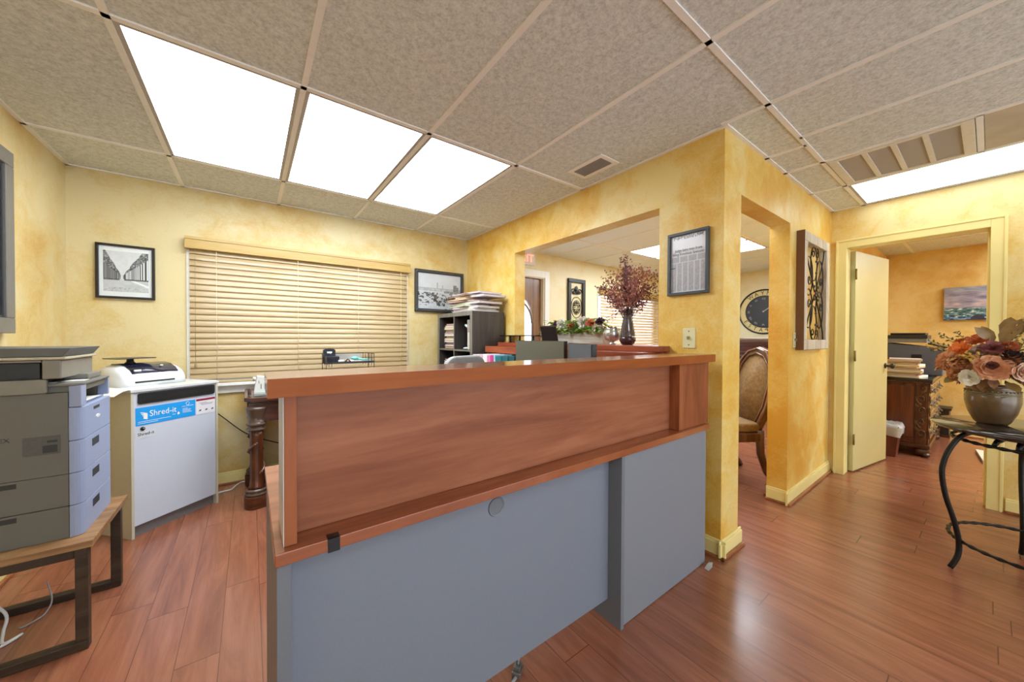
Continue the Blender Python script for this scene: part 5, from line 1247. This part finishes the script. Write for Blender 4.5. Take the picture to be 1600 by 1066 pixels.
# ================================================================== OFFICE BEYOND THE OPEN DOOR
def sea(U, V):
    n = vnoise(U, V*1.8, 5, 21); n2 = vnoise(U*1.3, V*4, 12, 22); n3 = vnoise(U+.4*V, V*5, 7, 23)
    L = .58+.35*(n-.5)+.25*(n3-.5); r_ = L+.02; g_ = L+.0; b_ = L+.08
    pk = np.clip((n-.45)*4, 0, 1)*np.exp(-((V-.5)/.12)**2); r_ = r_+.10*pk; g_ = g_+.04*pk; b_ = b_-.04*pk
    top = np.clip((V-.75)*3, 0, 1); r_ = r_-.02*top; g_ = g_+.04*top; b_ = b_+.02*top
    w = np.clip((.37-V)*40, 0, 1); q = n2-.47
    sr, sg, sb = .36+1.0*q, .50+.95*q, .50+.9*q
    deep = np.clip((.2-V)*6, 0, 1); sr = sr-.14*deep; sg = sg-.12*deep; sb = sb+.04*deep
    fo = np.clip((n2-.56)*12, 0, 1); sr = sr*(1-fo)+.80*fo; sg = sg*(1-fo)+.86*fo; sb = sb*(1-fo)+.84*fo
    r_ = r_*(1-w)+sr*w; g_ = g_*(1-w)+sg*w; b_ = b_*(1-w)+sb*w
    rk = (V < .16*(1-((U-.52)/.12)**2)+.05*(n2-.5)) | (V < .19*(1-((U-.86)/.13)**2)+.06*(n2-.5)); r_ = np.where(rk, .16, r_); g_ = np.where(rk, .18, g_); b_ = np.where(rk, .26, b_)
    return r_, g_, b_
t = thing('seascape_painting', 'unframed canvas painting of waves and cloudy sky on the deep yellow office wall', 'painting', (7.08, .352, 1.44), -PI/2)
box((0, -.045, 0), (.50, -.001, .405)).build('canvas', plain('canvas_edge', (120, 74, 34), .7), t, .002, world=False)
picture('painted_scene', .498, .403, sea, 110, 90, PRINTM, t, .001, .001, -.0475, .002)

t = thing('carved_credenza', 'carved dark wood credenza with drawers behind the open cream door', 'credenza', (6.05, .58, 0))
KX0, KX1, KY0, KY1, KT = 5.50, 6.75, .36, .845, .80
MB().box((KX0-.02, KY0-.025, KT-.03), (KX1+.02, KY1, KT)).build('credenza_top', wood('cred_top', (28, 18, 14), (40, 26, 20), (54, 36, 28), 'x', .18, 1.2, .5), t, .004)
box((KX0+.012, KY0+.012, .13), (KX1, KY1-.01, KT-.055)).build('carcass', DKWOOD_Z, t)
rp_ = MB()
for j in range(46): y = KY0-.02+j*(KY1-KY0)/46; rp_.ball((KX0-.012, y, KT-.042), (.008, .006, .011), 6, 5)
for j in range(60): x = KX0+j*(KX1-KX0)/60; rp_.ball((x, KY0-.014, KT-.042), (.010, .008, .011), 6, 5)
rp_.box((KX0-.004, KY0-.006, KT-.054), (KX1, KY1-.01, KT-.031)); rp_.build('rope_edge', plain('carve_hi', (92, 64, 44), .26, coat=.4), t)
box((KX0+.002, KY0+.10, .19), (KX0+.0115, KY1-.05, KT-.085)).build('side_panel', wood('cred_panel', (70, 34, 18), (98, 50, 26), (122, 68, 36), 'z', .3, 1.0, .3), t, .004)
MB().box((KX0+.001, KY0+.012, .13), (KX0+.0115, KY0+.085, KT-.056)).box((KX0+.012, KY0+.001, .13), (KX0+.075, KY0+.0115, KT-.056)).build('corner_post', DKWOOD_Z, t, .003)
cv = MB()
for j in range(5):
    zc = .205+j*.118; sg = 1 if j % 2 else -1
    pts = [];
    for q in range(23):
        u = q/22; a = math.radians(-90+sg*u*430); r_ = .030*(1-u)+.006; pts.append((KX0-.006, KY0+.048+r_*math.cos(a)*1.0, zc+.03+r_*math.sin(a)*1.5))
    cv.tube(pts, .006, 6); cv.leaf((KX0-.004, KY0+.048, zc-.02), (0, sg*.5, 1), (-1, 0, 0), .09, .035, -.1); cv.leaf((KX0-.004, KY0+.048, zc+.06), (0, -sg*.7, .7), (-1, 0, 0), .06, .03, -.1)
    pts = [(KX0+.045+(p[1]-KY0-.048), KY0-.006, p[2]) for p in pts]; cv.tube(pts, .006, 6)
cv.build('carved_scrolls', plain('carve_hi', (120, 92, 70)), t)
for j in range(4):
    z0 = .165+j*.143
    for (x0, x1) in ((KX0+.09, KX0+.62), (KX0+.66, KX1-.03)):
        d_ = box((x0, KY0-.004, z0), (x1, KY0+.0115, z0+.128)).build('drawer', plain('drawer_front', (176, 144, 92), .3, var=.1, coat=.3), t, .004)
        for hx in ((x0+x1)/2-.13, (x0+x1)/2+.13):
            hm = MB(); hm.tube([(hx-.04, KY0-.008, z0+.07), (hx-.03, KY0-.028, z0+.055), (hx, KY0-.032, z0+.048), (hx+.03, KY0-.028, z0+.055), (hx+.04, KY0-.008, z0+.07)], .006, 6); hm.ball((hx-.04, KY0-.008, z0+.07), (.014, .008, .018), 8, 6); hm.ball((hx+.04, KY0-.008, z0+.07), (.014, .008, .018), 8, 6); hm.leaf((hx, KY0-.008, z0+.085), (0, 0, 1), (0, -1, 0), .035, .03, .1); hm.build('drawer_pull', plain('pull_metal', (120, 112, 100), .3, .7), d_)
MB().box((KX0-.012, KY0-.012, .085), (KX1, KY1-.01, .129)).build('base_moulding', DKWOOD_X, t, .008)
for (x, y) in ((KX0+.05, KY0+.05), (KX0+.05, KY1-.07), (KX1-.06, KY0+.05), (KX1-.06, KY1-.07)):
    f = MB().lathe([(.05, .02), (.064, .05), (.056, .0845)], (x, y, 0), 18); f.ball((x-.035, y-.035, .024), (.035, .035, .024), 12, 8); f.ball((x+.02, y-.02, .02), (.04, .03, .02), 12, 8); f.build('claw_foot', plain('claw', (70, 44, 30), .3, coat=.3), t)
# folders piled on it
z = KT+.001
seq = [PAPER, REDF, MANILA, PAPER, BROWNF, MANILA, PAPER, BROWNF, MANILA, LILAC]
nmz = dict(cnames)
for k_, mt_ in enumerate(seq):
    folder(5.70+.012*((k_*7) % 3-1), .555+.012*((k_*5) % 3-1), z, .31, .27-.004*k_, .0185, .12*(((k_*11) % 5)-2)/2, mt_, '%s folder, %s of the pile on the carved credenza' % (nmz[mt_], 'topmost' if k_ == len(seq)-1 else ORD[len(seq)-1-k_]+' from the top'), 'folders on the carved credenza'); z += .0193
t = thing('desktop_printer', 'black desktop printer with a raised lid on the carved credenza', 'printer', (6.2, .52, KT))
PK = plain('office_printer_body', (88, 96, 114), .4); PK2 = plain('office_printer_lid', (40, 42, 46), .4)
MB().prism([(.30, KT+.001), (.74, KT+.001), (.745, KT+.10), (.715, KT+.16), (.72, KT+.36), (.30, KT+.30)], 'yz', 6.02, 6.42).build('body', PK, t, .01)
box((6.005, .415, KT+.362), (6.43, .735, KT+.405)).build('scanner_unit', plain('office_printer_band', (120, 124, 130), .4), t, .004)
box((6.0, .41, KT+.4055), (6.43, .74, KT+.448)).build('scanner_lid', PK2, t, .006)
box((6.06, .43, KT+.4485), (6.38, .70, KT+.472)).build('document_feeder', PK2, t, .006)
MB().prism([(.285, KT+.305), (.41, KT+.345), (.41, KT+.36), (.285, KT+.318)], 'yz', 6.03, 6.41).build('control_panel', BLACK, t, .002)
MB().box((6.0165, .45, KT+.18), (6.0195, .53, KT+.23)).build('side_vent', BLACK, t)
t = thing('waste_bin', 'red brown waste bin lined with a white plastic bag beside the carved credenza', 'bin', (5.36, .62, 0))
def frust(x0, x1, y0, y1, z0, z1, e): 
    vs = [(x0+e, y0+e, z0), (x1-e, y0+e, z0), (x1-e, y1-e, z0), (x0+e, y1-e, z0), (x0, y0, z1), (x1, y0, z1), (x1, y1, z1), (x0, y1, z1)]
    return MB().add(vs, [(0, 3, 2, 1), (4, 5, 6, 7), (0, 1, 5, 4), (1, 2, 6, 5), (2, 3, 7, 6), (3, 0, 4, 7)])
frust(5.25, 5.47, .535, .735, 0, .315, .025).build('bin_body', wood('bin_wood', (90, 44, 34), (116, 62, 48), (134, 78, 60), 'z', .45, 1.0, .1), t, .004)
bm_ = MB(); K = 28; random.seed(12); rings = []
for (e, z) in ((.003, .215), (.009, .25), (.014, .29), (.010, .322), (-.008, .336), (-.02, .32)):
    r_ = []
    for q in range(K):
        a = 2*PI*q/K; c_, s_ = math.cos(a), math.sin(a); sc2 = 1/max(abs(c_), abs(s_)); j = random.uniform(-.009, .011)
        r_.append((5.36+(.11+e+j)*c_*min(sc2, 1.3), .635+(.10+e+j)*s_*min(sc2, 1.3), z+random.uniform(-.012, .012)))
    rings.append(r_)
vs = [p for r_ in rings for p in r_]; fs = []
for a in range(len(rings)-1):
    for q in range(K): fs.append((a*K+q, a*K+(q+1) % K, (a+1)*K+(q+1) % K, (a+1)*K+q))
fs.append(tuple(range(5*K, 6*K))); bm_.add(vs, fs, True); bm_.build('bin_liner', plain('bag_white', (196, 202, 212), .3, var=.06, scale=60), t)
t = thing('side_chest', 'small dark wooden chest beyond the carved credenza, right of its drawers', 'chest', (6.94, .345, 0))
box((6.82, .285, .03), (7.06, .405, .335)).build('body', plain('chest_dark', (40, 30, 26), .4), t, .003); box((6.80, .268, .3355), (7.065, .42, .36)).build('chest_top', plain('chest_dark', (40, 30, 26)), t, .004); box((6.81, .277, 0), (7.06, .412, .0295)).build('plinth', DKWOOD_X, t, .003)
MB().ball((6.93, .278, .26), .012, 10, 8).build('knob', BRASS, t)
b = MB(); t = thing('floor_scale', 'flat white patterned box lying on the office floor under the table view', 'box', (5.98, -.085, 0), .1)
box((-.26, -.14, 0), (.26, .14, .03)).build('box', plain('box_white', (214, 212, 200), .5), t, .003, world=False)
pr = MB()
for k_ in range(5): pr.box((-.2+.09*k_, -.08+.03*(k_ % 3), .0302), (-.15+.09*k_, .02+.03*(k_ % 2), .0308))
pr.build('printed_pattern', plain('pattern_blue', (120, 138, 150), .5, var=.2), t, world=False)

# ================================================================== ROUND IRON TABLE WITH POT AND BOUQUET
TX, TY, TR, TZ = 3.14, -.15, .348, .755
t = thing('round_table', 'small round black table on curved iron legs in the hall, holding the flower pot', 'table', (TX, TY, 0))
MB().lathe([(.0001, -.026), (TR-.03, -.026), (TR-.012, -.020), (TR, -.008), (TR-.004, 0), (.0001, 0)], (TX, TY, TZ), 64).build('tabletop', plain('table_top', (44, 38, 34), .13, coat=.5), t)
def twist(mb, R, z, n=140, rad=.008):
    pts = [(TX+R*math.cos(2*PI*k/n), TY+R*math.sin(2*PI*k/n), z) for k in range(n)]
    mb.tube(pts, [rad*(1+.28*math.sin(k*PI*.5)) for k in range(n)], 7, True)
r_ = MB(); twist(r_, .272, TZ-.075); r_.build('upper_ring', DARKMETAL, t)
r_ = MB(); twist(r_, .278, .15); r_.build('lower_ring', DARKMETAL, t)
for k_ in range(3):
    a = math.radians(125.7)+k_*2*PI/3; ca, sa = math.cos(a), math.sin(a)
    prof_ = [(.215, TZ-.027), (.262, .717), (.296, .693), (.332, .632), (.354, .564), (.361, .495), (.344, .378), (.312, .265), (.290, .155), (.293, .073), (.322, .007)]
    P_ = [Vector((TX+r*ca, TY+r*sa, z)) for r, z in prof_]; out = []
    for j in range(len(P_)-1):
        A = P_[max(j-1, 0)]; B_ = P_[j]; C_ = P_[j+1]; D_ = P_[min(j+2, len(P_)-1)]
        for q in range(4): u = q/4; out.append(.5*((2*B_)+(C_-A)*u+(2*A-5*B_+4*C_-D_)*u*u+(3*B_-A-3*C_+D_)*u**3))
    out.append(P_[-1]); MB().tube(out, .0115, 8).build('leg', DARKMETAL, t)
    for da in (24, 40):
        a2 = a+math.radians(da); sb = MB()
        pp = [(.13, TZ-.028), (.20, TZ-.032), (.245, TZ-.05), (.268, TZ-.075)]; sb.tube([(TX+r*math.cos(a2), TY+r*math.sin(a2), z) for r, z in pp], [.015, .014, .011, .008], 8); sb.build('brace', DARKMETAL, t)
PX, PY = 3.19, -.010
BX = -.11
PZ = TZ+.0008
t = thing('flower_pot', 'round bronze glazed pot with a banded rim on the round black table', 'pot', (PX, PY, PZ))
MB().lathe([(.0001, 0), (.052, 0), (.062, .012), (.082, .06), (.094, .115), (.095, .15), (.090, .158), (.088, .185), (.092, .197), (.088, .203), (.080, .196), (.078, .16), (.084, .12), (.0001, .05)], (PX, PY, PZ), 48).build('vessel', plain('pot_glaze', (104, 80, 52), .3, .15, var=.3, scale=14, coat=.25), t)
b = MB()
for z in (.158, .166): b.tube([(PX+(.0925-.001*(z > .16))*math.cos(2*PI*k/48), PY+.0925*math.sin(2*PI*k/48), PZ+z) for k in range(48)], .003, 6, True)
for k in range(36): a = 2*PI*k/36; b.ball((PX+.092*math.cos(a), PY+.092*math.sin(a), PZ+.176), .0042, 6, 5)
b.build('rim_band', plain('pot_band', (136, 122, 86), .25, .4), t)
t = thing('flower_bouquet', 'full autumn bouquet of peach, orange and white silk flowers in the bronze pot', 'flowers', (PX, PY, PZ+.19))
def bl(name, col, ctr, R, kind, seed, d=None, label=None):
    random.seed(seed); f = MB(); c = Vector(ctr)+Vector((BX, 0, .008)); d = Vector(d) if d else (c-Vector((PX+.02, PY, PZ+.2))).normalized()
    if kind == 'rose': petals(f, c-d*R*.3, d, R, 7, 6, 1.0)
    elif kind == 'peony': petals(f, c-d*R*.35, d, R, 9, 6, .85)
    elif kind == 'mum': petals(f, c-d*R*.3, d, R, 18, 4, .6)
    elif kind == 'pom': pom(f, c, R, 300, .34)
    elif kind == 'berry':
        for k in range(34): f.ball(c+Vector((random.gauss(0, R*.5), random.gauss(0, R*.6), random.gauss(0, R*.4))), R*.17, 7, 5)
    elif kind == 'cone':
        for k in range(60):
            zz = 1-2*(k+.5)/60; ph = k*2.4; q = math.sqrt(1-zz*zz); dv_ = Vector((q*math.cos(ph), q*math.sin(ph), zz)); f.leaf(c+dv_*R*.6, dv_+Vector((0, 0, .6)), dv_, R*.5, R*.4, -.1)
    o = f.build('bloom', plain('bq_'+name, col, .6, var=.14, scale=50), t); o['label'] = label or name; return o
bl('peach', (224, 164, 124), (3.145, -.008, 1.05), .072, 'peony', 1, (-1, -.1, .25), 'large peach peony')
bl('peach_core', (112, 60, 46), (3.085, -.008, 1.066), .024, 'rose', 2, (-1, -.1, .3), 'brown peony centre')
bl('white', (248, 240, 222), (3.15, .060, .998), .046, 'rose', 3, (-1, .35, .0), 'white rose')
bl('hydrangea', (238, 190, 146), (3.25, .125, 1.075), .068, 'pom', 4, None, 'peach hydrangea head')
bl('hydrangea_low', (228, 174, 130), (3.22, .10, 1.01), .05, 'pom', 14, None, 'lower peach hydrangea head')
bl('orange', (240, 138, 60), (3.24, .10, 1.145), .05, 'mum', 5, (-.8, .4, .5), 'orange chrysanthemum')
bl('rust_orange', (214, 116, 58), (3.25, .045, 1.195), .046, 'mum', 6, (-.6, .2, .8), 'rust orange flower')
bl('mauve', (150, 86, 88), (3.20, -.01, 1.155), .046, 'peony', 7, (-.8, 0, .6), 'mauve flower')
bl('mauve_pale', (214, 190, 186), (3.22, .03, 1.14), .04, 'mum', 8, (-.8, .2, .6), 'dusty pink flower')
bl('berries', (206, 166, 74), (3.17, .06, 1.105), .034, 'berry', 9, None, 'cluster of yellow berries')
bl('cone', (52, 34, 36), (3.19, -.07, 1.10), .044, 'cone', 10, None, 'dark seed cone')
bl('blush', (240, 208, 182), (3.18, -.105, 1.035), .055, 'rose', 11, (-.9, -.5, .1), 'blush rose')
bl('blush_far', (216, 170, 130), (3.30, -.15, 1.10), .06, 'pom', 12, None, 'peach hydrangea on the far side')
bl('amber', (206, 126, 66), (3.38, .05, 1.12), .06, 'mum', 13, None, 'amber flower at the back')
bl('amber_b', (216, 140, 84), (3.42, -.08, 1.08), .06, 'peony', 15, None, 'peach flower at the back')
for k_, (c_, p_, r_) in enumerate((((226, 170, 124), (3.24, .085, 1.045), .042), ((206, 148, 104), (3.20, .03, 1.03), .04), ((232, 190, 160), (3.26, -.04, 1.13), .042), ((196, 112, 66), (3.22, -.06, 1.16), .036), ((220, 160, 112), (3.28, .16, 1.05), .045), ((214, 128, 74), (3.3, .10, 1.19), .036), ((228, 178, 140), (3.21, -.13, .985), .04))):
    bl('filler_%d' % k_, c_, p_, r_, ('pom', 'rose', 'mum')[k_ % 3], 40+k_, None, ('small peach bloom', 'tan rosebud', 'dusty blush bloom', 'rust bloom', 'outer peach bloom', 'amber bloom', 'low blush bloom')[k_])
random.seed(77)
lf = MB()
for (p, d_, L, W_) in (((3.28, -.03, 1.18), (-.1, -.35, .75), .17, .09), ((3.27, -.01, 1.18), (-.2, .25, .7), .12, .07), ((3.29, -.06, 1.22), (0, -.5, .8), .15, .085), ((3.26, .0, 1.2), (-.4, .3, .5), .11, .06), ((3.25, -.09, .99), (-.4, -.9, -.35), .11, .06), ((3.2, -.05, .985), (-.6, -.4, -.3), .09, .055), ((3.23, .11, 1.0), (-.5, .5, -.4), .07, .05), ((3.3, .08, 1.1), (0, .7, .5), .1, .06), ((3.35, -.05, 1.2), (.2, -.1, .9), .16, .09)):
    lf.leaf((p[0]+BX, p[1], p[2]), d_, (-1, 0, .5), L*.85, W_*.72, .2)
lf.build('magnolia_leaves', plain('leaf_olive_brown', (142, 112, 60), .45, var=.25, scale=25), t)
for a, b_ in (((3.27, .06, 1.12), (3.33, .22, 1.195)), ((3.27, .06, 1.10), (3.30, .215, 1.15)), ((3.28, .05, 1.14), (3.34, .18, 1.235)), ((3.25, -.08, 1.12), (3.28, -.13, 1.26)), ((3.27, -.05, 1.14), (3.29, -.10, 1.30)), ((3.27, -.1, 1.1), (3.29, -.2, 1.22)), ((3.35, .05, 1.14), (3.45, .12, 1.25)), ((3.35, -.05, 1.14), (3.48, -.1, 1.26))): 
    sp = MB(); sprig(sp, (a[0]+BX, a[1], a[2]), (b_[0]+BX, b_[1], b_[2]), 22, .030, .009); sp.build('green_sprig', plain('sprig_green', (92, 94, 46), .6, var=.3, scale=60), t)
for a, b_ in (((3.27, .08, 1.11), (3.29, .225, 1.165)), ((3.28, -.06, 1.22), (3.3, -.11, 1.33)), ((3.28, -.08, 1.2), (3.31, -.14, 1.30))): 
    sp = MB(); sprig(sp, (a[0]+BX, a[1], a[2]), (b_[0]+BX, b_[1], b_[2]), 14, .022, .011); sp.build('yellow_sprig', plain('sprig_yellow', (206, 170, 88), .6, var=.2, scale=60), t)
random.seed(88); fl = MB()
for k in range(90):
    dv_ = Vector((random.gauss(-.3, 1), random.gauss(0, 1), random.gauss(.2, .7))).normalized(); fl.leaf(Vector((3.18, -.01, 1.05))+Vector((dv_.x*.09, dv_.y*.09, dv_.z*.08)), dv_, (0, 0, 1), .07, .04, .2)
fl.build('filler_leaves', plain('filler_brown', (150, 108, 72), .6, var=.3, scale=30), t)
